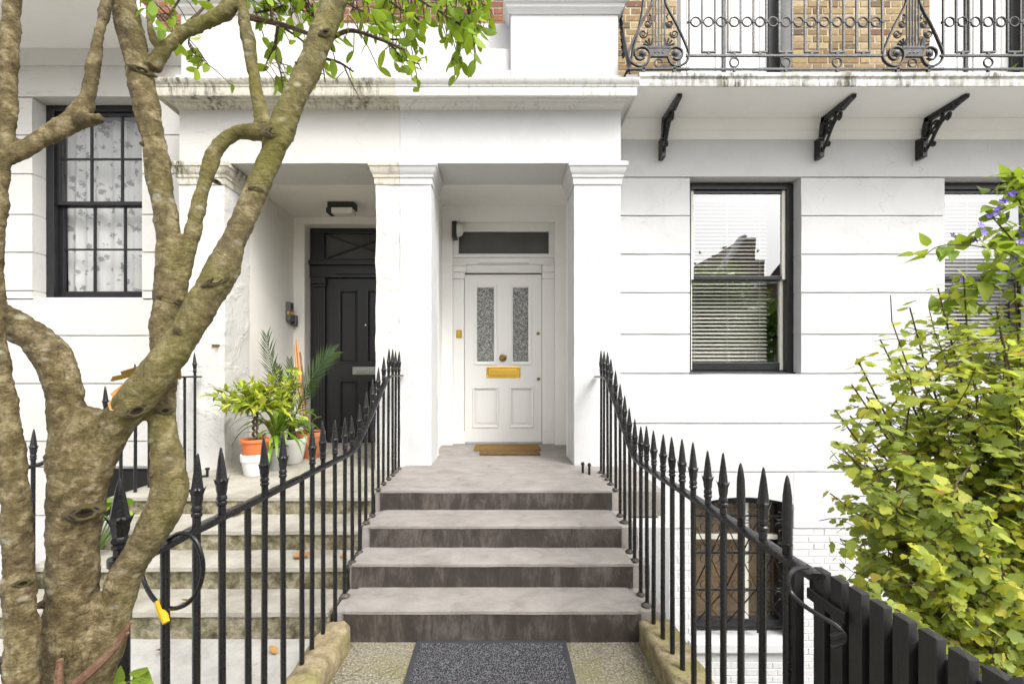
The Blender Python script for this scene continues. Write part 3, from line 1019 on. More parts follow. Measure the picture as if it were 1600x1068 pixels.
def rosette(o, r, mat, parent, name, d=0.03):
    prof = [(r, 0), (r * 1.02, d * 0.15), (r * 0.9, d * 0.4), (r * 0.55, d * 0.5), (r * 0.62, d * 0.8), (r * 0.35, d), (0.001, d)]
    mb = MB()
    n = 16; vs = []; fs = []
    for rr_, z in prof:
        for k in range(n):
            a = 2 * math.pi * k / n
            vs.append((o[0] + rr_ * math.cos(a), o[1] - z, o[2] + rr_ * math.sin(a)))
    for i in range(len(prof) - 1):
        for k in range(n):
            fs.append((i * n + k, i * n + (k + 1) % n, (i + 1) * n + (k + 1) % n, (i + 1) * n + k))
    mb.add(vs, fs)
    return mb.build(name, mat, parent, smooth=True)


rosette((0.022, YF, 1.712), 0.048, M['darkbrass'], door, 'knob', 0.06)
rosette((0.467, YF, 2.018), 0.022, M['darkbrass'], door, 'lock', 0.012)
rosette((0.472, YF, 1.445), 0.022, M['darkbrass'], door, 'lock', 0.012)
MB().box(LX0 - 0.02, LX1 + 0.02, YF - 0.05, YF + 0.1, 0.628, 0.65).build('threshold', M['area'], house_r, bevel=0.006)
# surround: pilasters, transom, fanlight
for x0, x1 in ((-0.604, LX0 - 0.004), (LX1 + 0.004, 0.667)):
    sr = MB()
    sr.box(x0, x1, YF - 0.045, YF + 0.08, 0.78, 2.70)
    sr.box(x0 - 0.0, x1 + 0.012 if x0 < 0 else x1, YF - 0.062, YF + 0.08, 0.63, 0.78)
    sr.box(x0, x1 + (0.01 if x0 < 0 else 0), YF - 0.058, YF + 0.07, 2.70, 2.78).box(x0, x1 + (0.03 if x0 < 0 else 0), YF - 0.075, YF + 0.07, 2.78, 2.86).box(x0, x1 + (0.035 if x0 < 0 else 0), YF - 0.09, YF + 0.07, 2.86, 2.885)
    sr.build('door_pilaster', M['whitepaint'], house_r, bevel=0.008)
tz = MB().box(-0.604, 0.667, YF - 0.04, YF + 0.08, 2.885, 2.965).box(-0.604, 0.667, YF - 0.06, YF + 0.08, 2.775 + 0.0, 2.776)
tz.box(-0.461, 0.51, YF - 0.015, YF + 0.05, 2.775, 2.885).box(-0.30, 0.35, YF - 0.075, YF - 0.03, 2.895, 2.955).box(-0.604, 0.667, YF - 0.07, YF + 0.07, 2.965, 3.0)
tz.build('door_transom', M['whitepaint'], house_r, bevel=0.006)
fl = MB()
fl.box(-0.604, -0.535, YF - 0.03, YF + 0.06, 3.0, 3.40).box(0.60, 0.667, YF - 0.03, YF + 0.06, 3.0, 3.40).box(-0.535, 0.60, YF - 0.03, YF + 0.06, 3.30, 3.40).box(-0.535, 0.60, YF - 0.03, YF + 0.06, 3.0, 3.02)
fan = fl.build('fanlight', M['whitepaint'], house_r, bevel=0.006)
t = NT('dark_obscure_glass')
t.principled(t.ramp(t.noise(3, 3), [(0.3, (0.035, 0.034, 0.03)), (0.7, (0.07, 0.068, 0.06))]), 0.3, 0, t.bump(t.noise(130, 4), 0.5, 0.006), 0.5)
M['obscure'] = t.m
MB().box(-0.534, 0.599, YF + 0.012, YF + 0.02, 3.02, 3.30).build('pane', M['obscure'], fan)
# doorbell panel on the pilaster
bell = thing('doorbell_panel', 'small brass doorbell panel with six buttons beside the white door', 'doorbell', (-0.527, YF - 0.045, 2.02))
MB().box(-0.562, -0.492, YF - 0.053, YF - 0.0455, 1.958, 2.062).build('plate', M['brass'], bell, bevel=0.002)
for i in range(2):
    for j in range(3):
        rosette((-0.545 + 0.036 * i, YF - 0.053, 1.976 + 0.034 * j), 0.010, M['darkbrass'], bell, 'button', 0.006)
# black room behind the fanlight is closed by the panes; back wall
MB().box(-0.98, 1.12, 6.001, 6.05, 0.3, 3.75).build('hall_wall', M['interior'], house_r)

# ---- black front door (left house)
YB = 6.10
bx0, bx1 = -2.342, -1.44
bz0, bz1 = 0.60, 2.785
bd = MB()
pu = [(-2.17, -1.93), (-1.80, -1.56)]
pz = [(0.78, 1.42), (1.655, 2.63)]
bd.box(bx0, bx1, YB, YB + 0.045, bz0, pz[0][0]).box(bx0, bx1, YB, YB + 0.045, pz[0][1], pz[1][0]).box(bx0, bx1, YB, YB + 0.045, pz[1][1], bz1)
for zz in pz:
    bd.box(bx0, pu[0][0], YB, YB + 0.045, *zz).box(pu[0][1], pu[1][0], YB, YB + 0.045, *zz).box(pu[1][1], bx1, YB, YB + 0.045, *zz)
bdoor = bd.build('door', M['blackdoor'], house_l)
bdoor['label'] = 'black four-panel front door'
for zz in pz:
    for xx in pu:
        mb = MB().box(xx[0], xx[1], YB + 0.02, YB + 0.03, *zz)
        panel_mould(mb, xx[0], xx[1], zz[0], zz[1], YB + 0.003, 0.03, 0.018)
        mb.build('panel', M['blackdoor'], bdoor)
mb = MB().box(-1.99, -1.66, YB - 0.008, YB + 0.001, 1.497, 1.60).box(-1.95, -1.70, YB - 0.014, YB - 0.008, 1.52, 1.578)
mb.build('letter_plate', M['chrome'], bdoor, bevel=0.003)
rosette((-1.818, YB, 2.16), 0.012, M['chrome'], bdoor, 'spyhole', 0.01)
for x0, x1 in ((-2.488, bx0 - 0.003), (bx1 + 0.003, -1.30)):
    mb = MB()
    mb.box(x0, x1, YB - 0.05, YB + 0.06, 0.60, 2.66)
    for k in range(3):
        mb.box(x0 + 0.02 + k * 0.038, x0 + 0.04 + k * 0.038, YB - 0.062, YB - 0.05, 0.75, 2.62)
    mb.box(x0 - 0.012, x1 + 0.012, YB - 0.07, YB + 0.06, 2.66, 2.70).box(x0 - 0.02, x1 + 0.02, YB - 0.09, YB + 0.06, 2.70, 2.79)
    mb.build('door_pilaster', M['blackdoor'], house_l, bevel=0.005)
mb = MB().box(-2.55, -1.26, YB - 0.05, YB + 0.06, 2.79, 2.95).box(-2.55, -1.26, YB - 0.09, YB + 0.06, 2.95, 3.01).box(-2.2, -1.6, YB - 0.075, YB - 0.05, 2.83, 2.91)
mb.box(-2.549, -2.488, YB - 0.02, YB + 0.05, 0.6, 2.79).box(-1.30, -1.261, YB - 0.02, YB + 0.05, 0.6, 2.79)
mb.build('door_transom', M['blackdoor'], house_l, bevel=0.006)
mb = MB().box(-2.55, -2.36, YB - 0.03, YB + 0.05, 3.01, 3.45).box(-1.42, -1.26, YB - 0.03, YB + 0.05, 3.01, 3.45).box(-2.36, -1.42, YB - 0.03, YB + 0.05, 3.385, 3.45).box(-2.36, -1.42, YB - 0.03, YB + 0.05, 3.01, 3.045)
fan2 = mb.build('fanlight', M['blackdoor'], house_l, bevel=0.006)
MB().box(-2.36, -1.42, YB + 0.015, YB + 0.021, 3.045, 3.385).build('pane', M['obscure'], fan2)
mb = MB()
mb.bar((-2.36, YB, 3.05), (-1.42, YB, 3.38), 0.02, 0.02, (0, 1, 0)).bar((-2.36, YB + 0.006, 3.38), (-1.42, YB + 0.006, 3.05), 0.02, 0.02, (0, 1, 0)).box(-2.375, -2.35, YB - 0.01, YB + 0.02, 3.045, 3.385)
mb.build('glazing_bar', M['blackdoor'], fan2)
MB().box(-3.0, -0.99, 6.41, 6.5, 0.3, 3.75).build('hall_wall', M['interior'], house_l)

# ================================================================== windows


def sash_window(house, x0, x1, z0, z1, yfr, cols, rows, glass, split, barw=0.018, fw=0.075, upper_stile=None):
    """box-sash window: black outer frame, two sashes with stiles, glazing bars and panes"""
    f = MB().box(x0 - 0.05, x0 + fw, yfr, yfr + 0.12, z0, z1).box(x1 - fw, x1 + 0.05, yfr, yfr + 0.12, z0, z1).box(x0 + fw, x1 - fw, yfr, yfr + 0.12, z1 - 0.065, z1)
    win = f.build('window', M['blackframe'], house, bevel=0.004)
    sillx = 0
    MB().prism([(yfr - 0.035, z0 + 0.008), (yfr + 0.12, z0 + 0.04), (yfr + 0.12, z0), (yfr - 0.035, z0 - 0.005)], 'x', x0 - 0.0, x1 + 0.0).build('sill', M['blackframe'], win, bevel=0.004)
    a, b = x0 + fw, x1 - fw
    st = upper_stile or M['blackframe']
    sw = 0.038
    for which in (0, 1):
        if which == 0:
            za, zb, y = split, z1 - 0.065, yfr + 0.03
        else:
            za, zb, y = z0 + 0.036, split + 0.03, yfr + 0.07
        bot = 0.04 if which == 0 else 0.085
        top = 0.035 if which == 0 else 0.04
        sep('sash_stile', st, win, [(a, a + sw, y, y + 0.036, za, zb), (b - sw, b, y, y + 0.036, za, zb)], 0.003)
        sep('sash_rail', M['blackframe'], win, [(a + sw, b - sw, y - 0.001, y + 0.037, za, za + bot), (a + sw, b - sw, y - 0.001, y + 0.037, zb - top, zb)], 0.003)
        ga, gb, gz0, gz1 = a + sw, b - sw, za + bot, zb - top
        for c in range(1, cols):
            xc = ga + (gb - ga) * c / cols
            MB().box(xc - barw / 2, xc + barw / 2, y + 0.004, y + 0.032, gz0, gz1).build('glazing_bar', M['blackframe'], win, bevel=0.002)
        for r_ in range(1, rows):
            zc = gz0 + (gz1 - gz0) * r_ / rows
            MB().box(ga, gb, y + 0.005, y + 0.031, zc - barw / 2, zc + barw / 2).build('glazing_bar', M['blackframe'], win, bevel=0.002)
        for c in range(cols):
            for r_ in range(rows):
                pa = ga + (gb - ga) * c / cols; pb = ga + (gb - ga) * (c + 1) / cols
                pc = gz0 + (gz1 - gz0) * r_ / rows; pd = gz0 + (gz1 - gz0) * (r_ + 1) / rows
                e = barw * 0.4
                jt = rnd.uniform(-0.002, 0.002); j2 = rnd.uniform(-0.002, 0.002)
                MB().add([(pa + e if c else pa, y + 0.018 + jt, pc), (pb, y + 0.018 - jt, pc), (pb, y + 0.018 - jt + j2, pd), (pa, y + 0.018 + jt + j2, pd)], [(0, 1, 2, 3)]).build('pane', glass, win)
    return win


sash_window(house_r, W1[0], W1[1], WZ[0], WZ[1] - 0.01, 5.0, 1, 1, M['glass'], 2.555, fw=0.07, upper_stile=M['creampaint'])
sash_window(house_r, W2[0], W2[1], WZ[0], WZ[1] - 0.01, 5.0, 1, 1, M['glass'], 2.555, fw=0.07, upper_stile=M['creampaint'])
sash_window(house_l, WL[0], WL[1] + 0.09, 2.314, 4.472, 5.02, 3, 2, M['glass_old'], 3.385, fw=0.085)

# venetian blinds: cords, head rail and slats
M['slat'] = m_plain('white_blind_slat', (0.78, 0.77, 0.70), 0.45)


def blind(x0, x1, z0, z1, y, label, tilt=36):
    t_ = thing('venetian_blind', label, 'blind', ((x0 + x1) / 2, y, z1), 'white venetian blinds behind sash windows')
    MB().box(x0, x1, y - 0.02, y + 0.02, z1 - 0.03, z1).build('head_rail', M['slat'], t_, bevel=0.003)
    w = 0.027
    s = MB()
    for k in range(5):
        pass
    prof = [(-w, -0.0), (-w * 0.4, 0.003), (w * 0.4, 0.003), (w, 0.0)]
    ca, sa = math.cos(R(tilt)), math.sin(R(tilt))
    vs = []
    for x in (x0 - (x0 + x1) / 2, x1 - (x0 + x1) / 2):
        for (u, v) in prof:
            vs.append((x, u * ca - v * sa, u * sa + v * ca))
    s.add(vs, [(i, i + 1, 5 + i, 4 + i) for i in range(3)])
    me = s.mesh('slat', M['slat'], True)
    z = z1 - 0.06
    while z > z0 + 0.03:
        o = link('slat', me, t_, loc=(rnd.uniform(-0.002, 0.002), 0, z - z1))
        o.rotation_euler = (rnd.uniform(-0.05, 0.05), rnd.uniform(-0.0012, 0.0012), 0)
        z -= 0.0435
    MB().box(x0, x1, y - 0.014, y + 0.014, z0, z0 + 0.02).build('bottom_rail', M['slat'], t_, bevel=0.003)
    for fx in (0.1, 0.5, 0.9):
        xx = x0 + (x1 - x0) * fx
        MB().tube([(xx, y - 0.03, z1), (xx, y - 0.03, z0)], 0.0022, 5).build('cord', M['slat'], t_)
    return t_


blind(W1[0] + 0.1, W1[1] - 0.16, 1.60, 3.52, 5.24, 'white venetian blind in the big sash window with the roof reflection')
blind(W2[0] + 0.1, W2[1] - 0.12, 1.60, 3.52, 5.24, 'white venetian blind in the sash window half hidden by the leafy shrub')

# lace curtain in the left window
t = NT('white_lace')
a_ = t.voro(11, 'F1', vec=t.scaled((1, 0.2, 0.8)))
b_ = t.noise(14, 4, 0.7, vec=t.scaled((1, 0.2, 1)), dist=1.5)
lace = t.ramp(t.math('ADD', t.math('MULTIPLY', a_, 0.55), t.math('MULTIPLY', b_, 0.75)), [(0.50, 0.42), (0.57, 0.97)])
df = t.n('BsdfDiffuse'); df.inputs[0].default_value = (0.82, 0.82, 0.80, 1)
tl = t.n('BsdfTranslucent'); tl.inputs[0].default_value = (0.75, 0.75, 0.73, 1)
m1 = t.n('MixShader'); m1.inputs[0].default_value = 0.35; t.l(df.outputs[0], m1.inputs[1]); t.l(tl.outputs[0], m1.inputs[2])
tp = t.n('BsdfTransparent')
m2 = t.n('MixShader'); t.l(lace, m2.inputs[0]); t.l(tp.outputs[0], m2.inputs[1]); t.l(m1.outputs[0], m2.inputs[2])
t.l(m2.outputs[0], t.out.inputs['Surface'])
M['lace'] = t.m


def curtain(x0, x1, z0, z1, y, label, amp=0.022, n=90):
    mb = MB(); nz = 12
    vs = []
    for i in range(n + 1):
        x = x0 + (x1 - x0) * i / n
        for j in range(nz + 1):
            z = z0 + (z1 - z0) * j / nz
            w = amp * math.sin(x * 47 + 1.3 * math.sin(x * 9)) * (0.55 + 0.45 * j / nz) + 0.012 * math.sin(x * 19 + z * 1.3)
            vs.append((x, y + w, z + (0.02 * math.sin(x * 23) if j == 0 else 0)))
    fs = [(i * (nz + 1) + j, (i + 1) * (nz + 1) + j, (i + 1) * (nz + 1) + j + 1, i * (nz + 1) + j + 1) for i in range(n) for j in range(nz)]
    mb.add(vs, fs)
    o = mb.build('lace_curtain', M['lace'], None, smooth=True, sharp=180)
    return tag(o, label, 'curtain')


curtain(-4.95, -3.7, 2.36, 4.40, 5.22, 'white flowered lace net curtain hanging in the small-paned black sash window')

# french windows on the balcony
for i, (x0, x1) in enumerate(FW):
    y = 5.08
    f = MB().box(x0 + 0.0, x0 + 0.13, y, y + 0.1, 4.306, 6.55).box(x1 - 0.13, x1, y, y + 0.1, 4.306, 6.55).box(x0 + 0.13, x1 - 0.13, y, y + 0.1, 6.45, 6.55)
    fwn = f.build('french_window', M['blackframe'], house_r, bevel=0.005)
    xm = (x0 + x1) / 2
    for (a, b) in ((x0 + 0.13, xm - 0.01), (xm + 0.01, x1 - 0.13)):
        lf = MB().box(a, b, y + 0.03, y + 0.06, 4.31, 6.44)
        lf.build('door_leaf', M['whitepaint'], fwn, bevel=0.003)
        mb = MB(); panel_mould(mb, a + 0.07, b - 0.07, 4.58, 6.40, y + 0.029, 0.02, 0.012); panel_mould(mb, a + 0.07, b - 0.07, 4.36, 4.52, y + 0.029, 0.02, 0.012)
        mb.build('panel_moulding', M['whitepaint'], fwn)
    MB().box(xm - 0.018, xm + 0.018, y + 0.012, y + 0.03, 4.31, 6.44).box(x0 + 0.13, x1 - 0.13, y + 0.02, y + 0.028, 4.535, 4.55).build('astragal', M['iron_grey'], fwn)
    # pale reveal lining
    sep('reveal', M['white'], fwn, [(x1 - 0.001, x1 + 0.015, YW + 0.012, 5.08, 4.306, 6.55), (x0 - 0.015, x0 + 0.001, YW + 0.012, 5.08, 4.306, 6.55)])

# basement window behind an iron grille
M['kraft'] = m_plain('brown_roller_blind', (0.19, 0.125, 0.06), 0.9, bump=0.25, bscale=90, var=0.2)
y = 5.03
f = MB().box(BW[0], BW[0] + 0.06, y, y + 0.09, -1.3, 0.2).box(BW[1] - 0.06, BW[1], y, y + 0.09, -1.3, 0.2).box(BW[0] + 0.06, BW[1] - 0.06, y, y + 0.09, 0.09, 0.21).box(BW[0] + 0.06, BW[1] - 0.06, y, y + 0.09, -1.3, -1.2)
bwin = f.build('window', M['blackframe'], house_r, bevel=0.004)
bwin['label'] = 'basement window with a brown blind'
sep('sash_rail', M['creampaint'], bwin, [(BW[0] + 0.06, BW[1] - 0.06, y + 0.02, y + 0.06, -0.32, -0.27), (2.70, 2.745, y + 0.018, y + 0.058, -1.2, 0.09)], 0.003)
MB().add([(BW[0] + 0.05, y + 0.05, -1.21), (BW[1] - 0.05, y + 0.05, -1.21), (BW[1] - 0.05, y + 0.05, 0.1), (BW[0] + 0.05, y + 0.05, 0.1)], [(0, 1, 2, 3)]).build('pane', M['glass_old'], bwin)
bb = MB().box(BW[0] - 0.05, BW[1] + 0.05, 5.22, 5.23, -1.3, 0.02).build('roller_blind', M['kraft'])
tag(bb, 'brown roller blind inside the basement window behind the grille', 'blind')
MB().box(BW[0] - 0.06, BW[1] + 0.06, YW - 0.06, 5.12, -1.44, -1.336).build('stone_sill', M['white'], house_r, bevel=0.012)
gr = thing('window_grille', 'black wrought iron grille with scrolls over the basement window', 'grille', (2.6, 4.9, -1.25))
yg = 4.925
for zz in (-0.02, -0.42, -0.82, -1.22):
    MB().box(BW[0] + 0.01, BW[1] - 0.01, yg - 0.006, yg + 0.006, zz - 0.008, zz + 0.008).build('cross_bar', M['iron'], gr)
for k in range(4):
    xx = BW[0] + 0.02 + (BW[1] - BW[0] - 0.04) * k / 3
    MB().box(xx - 0.009, xx + 0.009, yg - 0.013, yg - 0.0065, -1.28, 0.08).build('upright_bar', M['iron'], gr)
for k in range(3):
    xa = BW[0] + 0.02 + (BW[1] - BW[0] - 0.04) * k / 3; xb = BW[0] + 0.02 + (BW[1] - BW[0] - 0.04) * (k + 1) / 3
    xm = (xa + xb) / 2
    mb = MB()
    for (za, zb) in ((-0.42, -0.02), (-1.22, -0.82)):
        pass
    mb.bar((xa, yg, -0.10), (xb, yg, -0.82), 0.008, 0.014, (0, 1, 0)).bar((xb, yg + 0.009, -0.10), (xa, yg + 0.009, -0.82), 0.008, 0.014, (0, 1, 0))
    mb.bar((xa, yg, -0.82), (xb, yg, -1.2), 0.008, 0.014, (0, 1, 0)).bar((xb, yg + 0.009, -0.82), (xa, yg + 0.009, -1.2), 0.008, 0.014, (0, 1, 0))
    mb.build('diagonal_bar', M['iron'], gr)
    for zc in (-0.08, -0.42, -0.82):
        for sx in (-1, 1):
            for sz in (-1, 1):
                pts = []
                for q in range(15):
                    a = math.pi * (0.5 + 1.5 * q / 14)
                    rr_ = 0.05 - 0.015 * q / 14
                    pts.append((xm + sx * (0.06 + rr_ * math.cos(a) * -1), yg - 0.002, zc + sz * (0.055 + rr_ * math.sin(a))))
                MB().tube(pts, 0.005, 6).build('scroll', M['iron_grey'], gr, smooth=True)
    if k > 5:
        break
# basement window of the left house
f = MB().box(-4.55, -4.49, 5.0, 5.1, -0.9, 0.515).box(-3.56, -3.5, 5.0, 5.1, -0.9, 0.515).box(-4.49, -3.56, 5.0, 5.1, 0.44, 0.515).box(-4.49, -3.56, 5.0, 5.1, -0.9, -0.83).box(-4.49, -3.56, 5.01, 5.06, -0.25, -0.2)
lw = f.build('window', M['blackframe'], house_l, bevel=0.004)
MB().add([(-4.5, 5.05, -0.85), (-3.55, 5.05, -0.85), (-3.55, 5.05, 0.45), (-4.5, 5.05, 0.45)], [(0, 1, 2, 3)]).build('pane', M['glass_old'], lw)

# ---- iron brackets under the balcony


def bracket(x):
    zt = 4.19
    w = 0.024
    mb = MB()
    mb.prism([(4.775, 3.79), (4.87, 3.79), (4.87, 4.0), (4.80, 4.0), (4.765, 3.97), (4.77, 3.87)], 'x', x - w, x + w)
    mb.prism([(4.755, 3.985), (4.80, 4.0), (4.775, 4.19), (4.71, 4.19), (4.72, 4.06)], 'x', x - w, x + w)
    mb.prism([(4.34, zt - 0.001), (4.345, zt - 0.035), (4.42, zt - 0.05), (4.50, zt - 0.075), (4.545, zt - 0.055), (4.78, zt - 0.055), (4.78, zt - 0.001)], 'x', x - w, x + w)
    b = mb.build('bracket', M['iron'], house_r, bevel=0.004)
    sc = MB()
    def arcp(pts, r):
        sc.tube([(x, p[0], p[1]) for p in catmull(pts, 5)], r, 6, flat=1.5, flat_axis=(0, 0, 1))
    arcp([(4.79, 3.84), (4.72, 3.90), (4.66, 3.99), (4.60, 4.06), (4.545, 4.085), (4.515, 4.10), (4.52, 4.065), (4.545, 4.055)], 0.013)
    arcp([(4.72, 3.90), (4.685, 3.865), (4.67, 3.88), (4.69, 3.90)], 0.011)
    arcp([(4.76, 3.96), (4.71, 4.02), (4.655, 4.055), (4.64, 4.09), (4.67, 4.10), (4.685, 4.075)], 0.010)
    arcp([(4.66, 4.0), (4.70, 4.0), (4.73, 4.04), (4.71, 4.08), (4.74, 4.13)], 0.010)
    arcp([(4.62, 4.05), (4.60, 4.09), (4.58, 4.13)], 0.012)
    sc.build('scrollwork', M['iron'], b, smooth=True)


for x in (1.706, 3.37, 4.45, 6.1):
    bracket(x)

# ================================================================== steps
ST = [(2.59, 0.18), (2.87, 0.33), (3.13, 0.48), (3.49, ZL)]      # nosing distance, tread height
EDGE = [(-0.90, 0.80), (-0.945, 0.836), (-0.905, 0.832), (-0.93, 0.856)]
stp = thing('front_steps', 'grey steps with dark bitumen risers leading up to the white door', 'steps', (-0.03, 2.6, 0))
for i, (y0, z1) in enumerate(ST):
    y1 = ST[i + 1][0] + 0.10 if i < 3 else 5.0
    z0 = ST[i - 1][1] if i else 0.0
    xa, xb = (-0.965, 0.95) if i < 3 else (-0.975, 1.27)
    sb = MB().roughbox(xa, xb, y0 + 0.012, y1, z0 - 0.06, z1 - 0.012, res=0.06, amp=0.003, seed=i + 20, corner=0.015)
    s_ = sb.build('step', M['tread'], stp, smooth=True, sharp=50)
    x0, x1 = EDGE[i]
    if i == 3:
        tr = MB().roughbox(x0, x1, y0 - 0.006, 4.9, z1 - 0.022, z1, res=0.05, amp=0.0025, seed=i, corner=0.008)
    else:
        tr = MB().roughbox(x0, x1, y0 - 0.006, y1, z1 - 0.022, z1, res=0.05, amp=0.0025, seed=i, corner=0.008)
    tr.build('tread', M['tread'], s_, smooth=True, sharp=60)
    MB().roughbox(x0 + 0.004, x1 - 0.004, y0, y0 + 0.016, z0 - 0.002, z1 - 0.018, res=0.04, amp=0.002, seed=i + 9).build('riser', M['riser'], s_, smooth=True, sharp=60)
MB().roughbox(-0.79, 0.86, 4.88, 5.78, 0.56, ZL - 0.001, res=0.07, amp=0.002, seed=31).build('porch_floor', M['tread'], stp, smooth=True, sharp=60)
MB().box(-0.97, 0.93, 2.7, 4.9, -0.05, 0.10).box(-0.97, 0.93, 3.0, 4.9, 0.10, 0.26).box(-0.97, 1.22, 3.3, 4.9, -1.94, 0.41).build('step_base', M['whitebrick'], stp)
# lumps of bitumen dressed round the baluster feet
LZ = 0.585
sl = thing('front_steps', 'old pale stone steps with mossy risers leading up to the black door', 'steps', (-1.95, 2.6, 0))
STL = [(2.60, 0.165), (2.86, 0.31), (3.12, 0.45), (3.46, LZ)]
for i, (y0, z1) in enumerate(STL):
    y1 = STL[i + 1][0] + 0.12 if i < 3 else 6.15
    z0 = STL[i - 1][1] if i else 0.0
    s_ = MB().roughbox(-2.99, -0.985, y0, y1, z1 - 0.034, z1, res=0.05, amp=0.004, seed=40 + i, corner=0.014).build('step', M['oldstep'], sl, smooth=True, sharp=60)
    MB().roughbox(-2.985, -0.99, y0 + 0.02, y0 + 0.08, z0 - 0.005, z1 - 0.028, res=0.04, amp=0.005, seed=50 + i).build('riser', M['mossriser'], s_, smooth=True, sharp=60)
MB().box(-2.98, -0.995, 2.9, 6.1, -0.05, 0.26).box(-2.98, -0.995, 3.3, 6.1, 0.26, 0.40).build('step_base', M['oldstep'], sl)
# kerb stones carrying the railings
kb = MB().roughbox(-1.0, -0.835, 1.05, 2.585, -0.05, 0.145, res=0.022, amp=0.016, sc=11, seed=2, corner=0.05).build('kerb_stone', M['kerb'], None, smooth=True, sharp=70)
tag(kb, 'rounded yellowish sandstone kerb under the railing between the two paths', 'kerb')
kb = MB().roughbox(0.775, 0.965, 0.3, 2.585, -0.05, 0.145, res=0.025, amp=0.006, sc=12, seed=5, corner=0.022).build('kerb_stone', M['kerb'], None, smooth=True, sharp=70)
tag(kb, 'straight mossy kerb stone at the edge of the basement area', 'kerb')


# ================================================================== railings
def finial_mesh(kind=0):
    if kind == 0:
        prof = [(0.0125, -0.02), (0.0125, 0.03), (0.0165, 0.034), (0.0165, 0.042), (0.0125, 0.046), (0.0165, 0.051), (0.0165, 0.059), (0.0135, 0.066), (0.0172, 0.085), (0.0178, 0.103), (0.0205, 0.116), (0.0175, 0.121), (0.0168, 0.126), (0.0135, 0.155), (0.0095, 0.188), (0.004, 0.222), (0.0015, 0.228)]
        mb = MB().lathe(prof, 8)
        # leaf tips
        for k in range(4):
            a = math.pi / 4 + math.pi / 2 * k
            d = Vector((math.cos(a), math.sin(a), 0)); s = Vector((-d.y, d.x, 0))
            p = d * 0.0165
            mb.add([p + Vector((0, 0, 0.10)) - s * 0.009, p + Vector((0, 0, 0.10)) + s * 0.009, p + d * 0.0085 + Vector((0, 0, 0.126)), d * 0.012 + Vector((0, 0, 0.108))], [(0, 1, 2), (0, 2, 3), (1, 3, 2)])
        return mb.mesh('finial', M['iron'], True, 30)
    prof = [(0.0125, -0.02), (0.013, 0.03), (0.015, 0.034), (0.013, 0.04), (0.0135, 0.06), (0.0142, 0.12), (0.0128, 0.17), (0.0088, 0.205), (0.0045, 0.225), (0.001, 0.232)]
    return MB().lathe(prof, 12).mesh('finial', M['iron'], True, 40)


FIN = [finial_mesh(0), finial_mesh(1)]


def rail_path(x_of, ys, zs, w=0.046, h=0.017):
    """flat handrail through (Y, z) points"""
    pts = [Vector((x_of(yy), yy, zz)) for yy, zz in zip(ys, zs)]
    mb = MB()
    vs = []; fs = []
    n = len(pts)
    prof = [(-w / 2, -h * 0.5), (w / 2, -h * 0.5), (w / 2, h * 0.25), (w * 0.3, h * 0.5), (-w * 0.3, h * 0.5), (-w / 2, h * 0.25)]
    for i, p in enumerate(pts):
        t_ = (pts[min(i + 1, n - 1)] - pts[max(i - 1, 0)]).normalized()
        s = Vector((1, 0, 0)); u = s.cross(t_).normalized()
        if u.z < 0:
            u = -u
        for a, b in prof:
            j = 0.0012
            vs.append(p + s * (a + rnd.uniform(-j, j)) + u * (b + rnd.uniform(-j, j)))
    m = len(prof)
    for i in range(n - 1):
        for k in range(m):
            fs.append((i * m + k, i * m + (k + 1) % m, (i + 1) * m + (k + 1) % m, (i + 1) * m + k))
    fs.append(tuple(range(m))); fs.append(tuple((n - 1) * m + k for k in range(m)))
    return mb.add(vs, fs)


def smooth_rail(knots, step=0.06):
    """piecewise linear (Y, z) with softened kinks"""
    ys = []; zs = []
    y = knots[0][0]
    def f(yy):
        for (a, za), (b, zb) in zip(knots, knots[1:]):
            if a <= yy <= b:
                return za + (zb - za) * (yy - a) / (b - a)
        return knots[0][1] if yy < knots[0][0] else knots[-1][1]
    while y <= knots[-1][0] + 1e-6:
        ys.append(y)
        zs.append(sum(f(y + d) for d in (-0.08, -0.04, 0, 0.04, 0.08)) / 5)
        y += step
    return ys, zs, f


def railing(name, label, x_of, ylist, knots, footz, bare=(), bullet=(), group='spear-topped stair railings'):
    yb = ylist[-1]
    t_ = thing(name, label, 'railing', (x_of(yb), yb, 0), group)
    ys, zs, f = smooth_rail(knots)
    rail_path(x_of, ys, zs).build('handrail', M['iron'], t_, smooth=True, sharp=30)
    rr_ = random.Random(len(label))
    for yy in ylist:
        zr_ = sum(f(yy + d) for d in (-0.08, -0.04, 0, 0.04, 0.08)) / 5
        x = x_of(yy); zf = footz(yy)
        b = MB()
        s = 0.0118
        lean = rr_.uniform(-0.004, 0.004)
        prof = [(s, zf - 0.03), (s * 1.02, zf + 0.2), (s * 0.97, (zf + zr_) / 2), (s, zr_ - 0.01), (s * 0.95, zr_ + 0.004)]
        vs = []; fs = []
        for r_, z in prof:
            for k in range(6):
                a = 2 * math.pi * (k + 0.5) / 6
                fr = (zr_ - z) / (zr_ - zf)
                vs.append((x + r_ * math.cos(a) + lean * fr, yy + r_ * math.sin(a), z))
        for i in range(len(prof) - 1):
            for k in range(6):
                fs.append((i * 6 + k, i * 6 + (k + 1) % 6, (i + 1) * 6 + (k + 1) % 6, (i + 1) * 6 + k))
        b.add(vs, fs)
        bo = b.build('baluster', M['iron'], t_, smooth=True, sharp=70)
        if yy in bare:
            continue
        fo = link('finial', FIN[1 if yy in bullet else 0], bo, loc=(x, yy, zr_ + 0.006))
        fo.rotation_euler = (rr_.uniform(-0.02, 0.02), rr_.uniform(-0.02, 0.02), rr_.uniform(-0.25, 0.25))
        fo.scale = (1, 1, rr_.uniform(0.96, 1.04))
    return t_


def foot_r(y):
    return ZL if y > 3.5 else 0.48 if y > 3.14 else 0.33 if y > 2.88 else 0.18 if y > 2.6 else 0.135


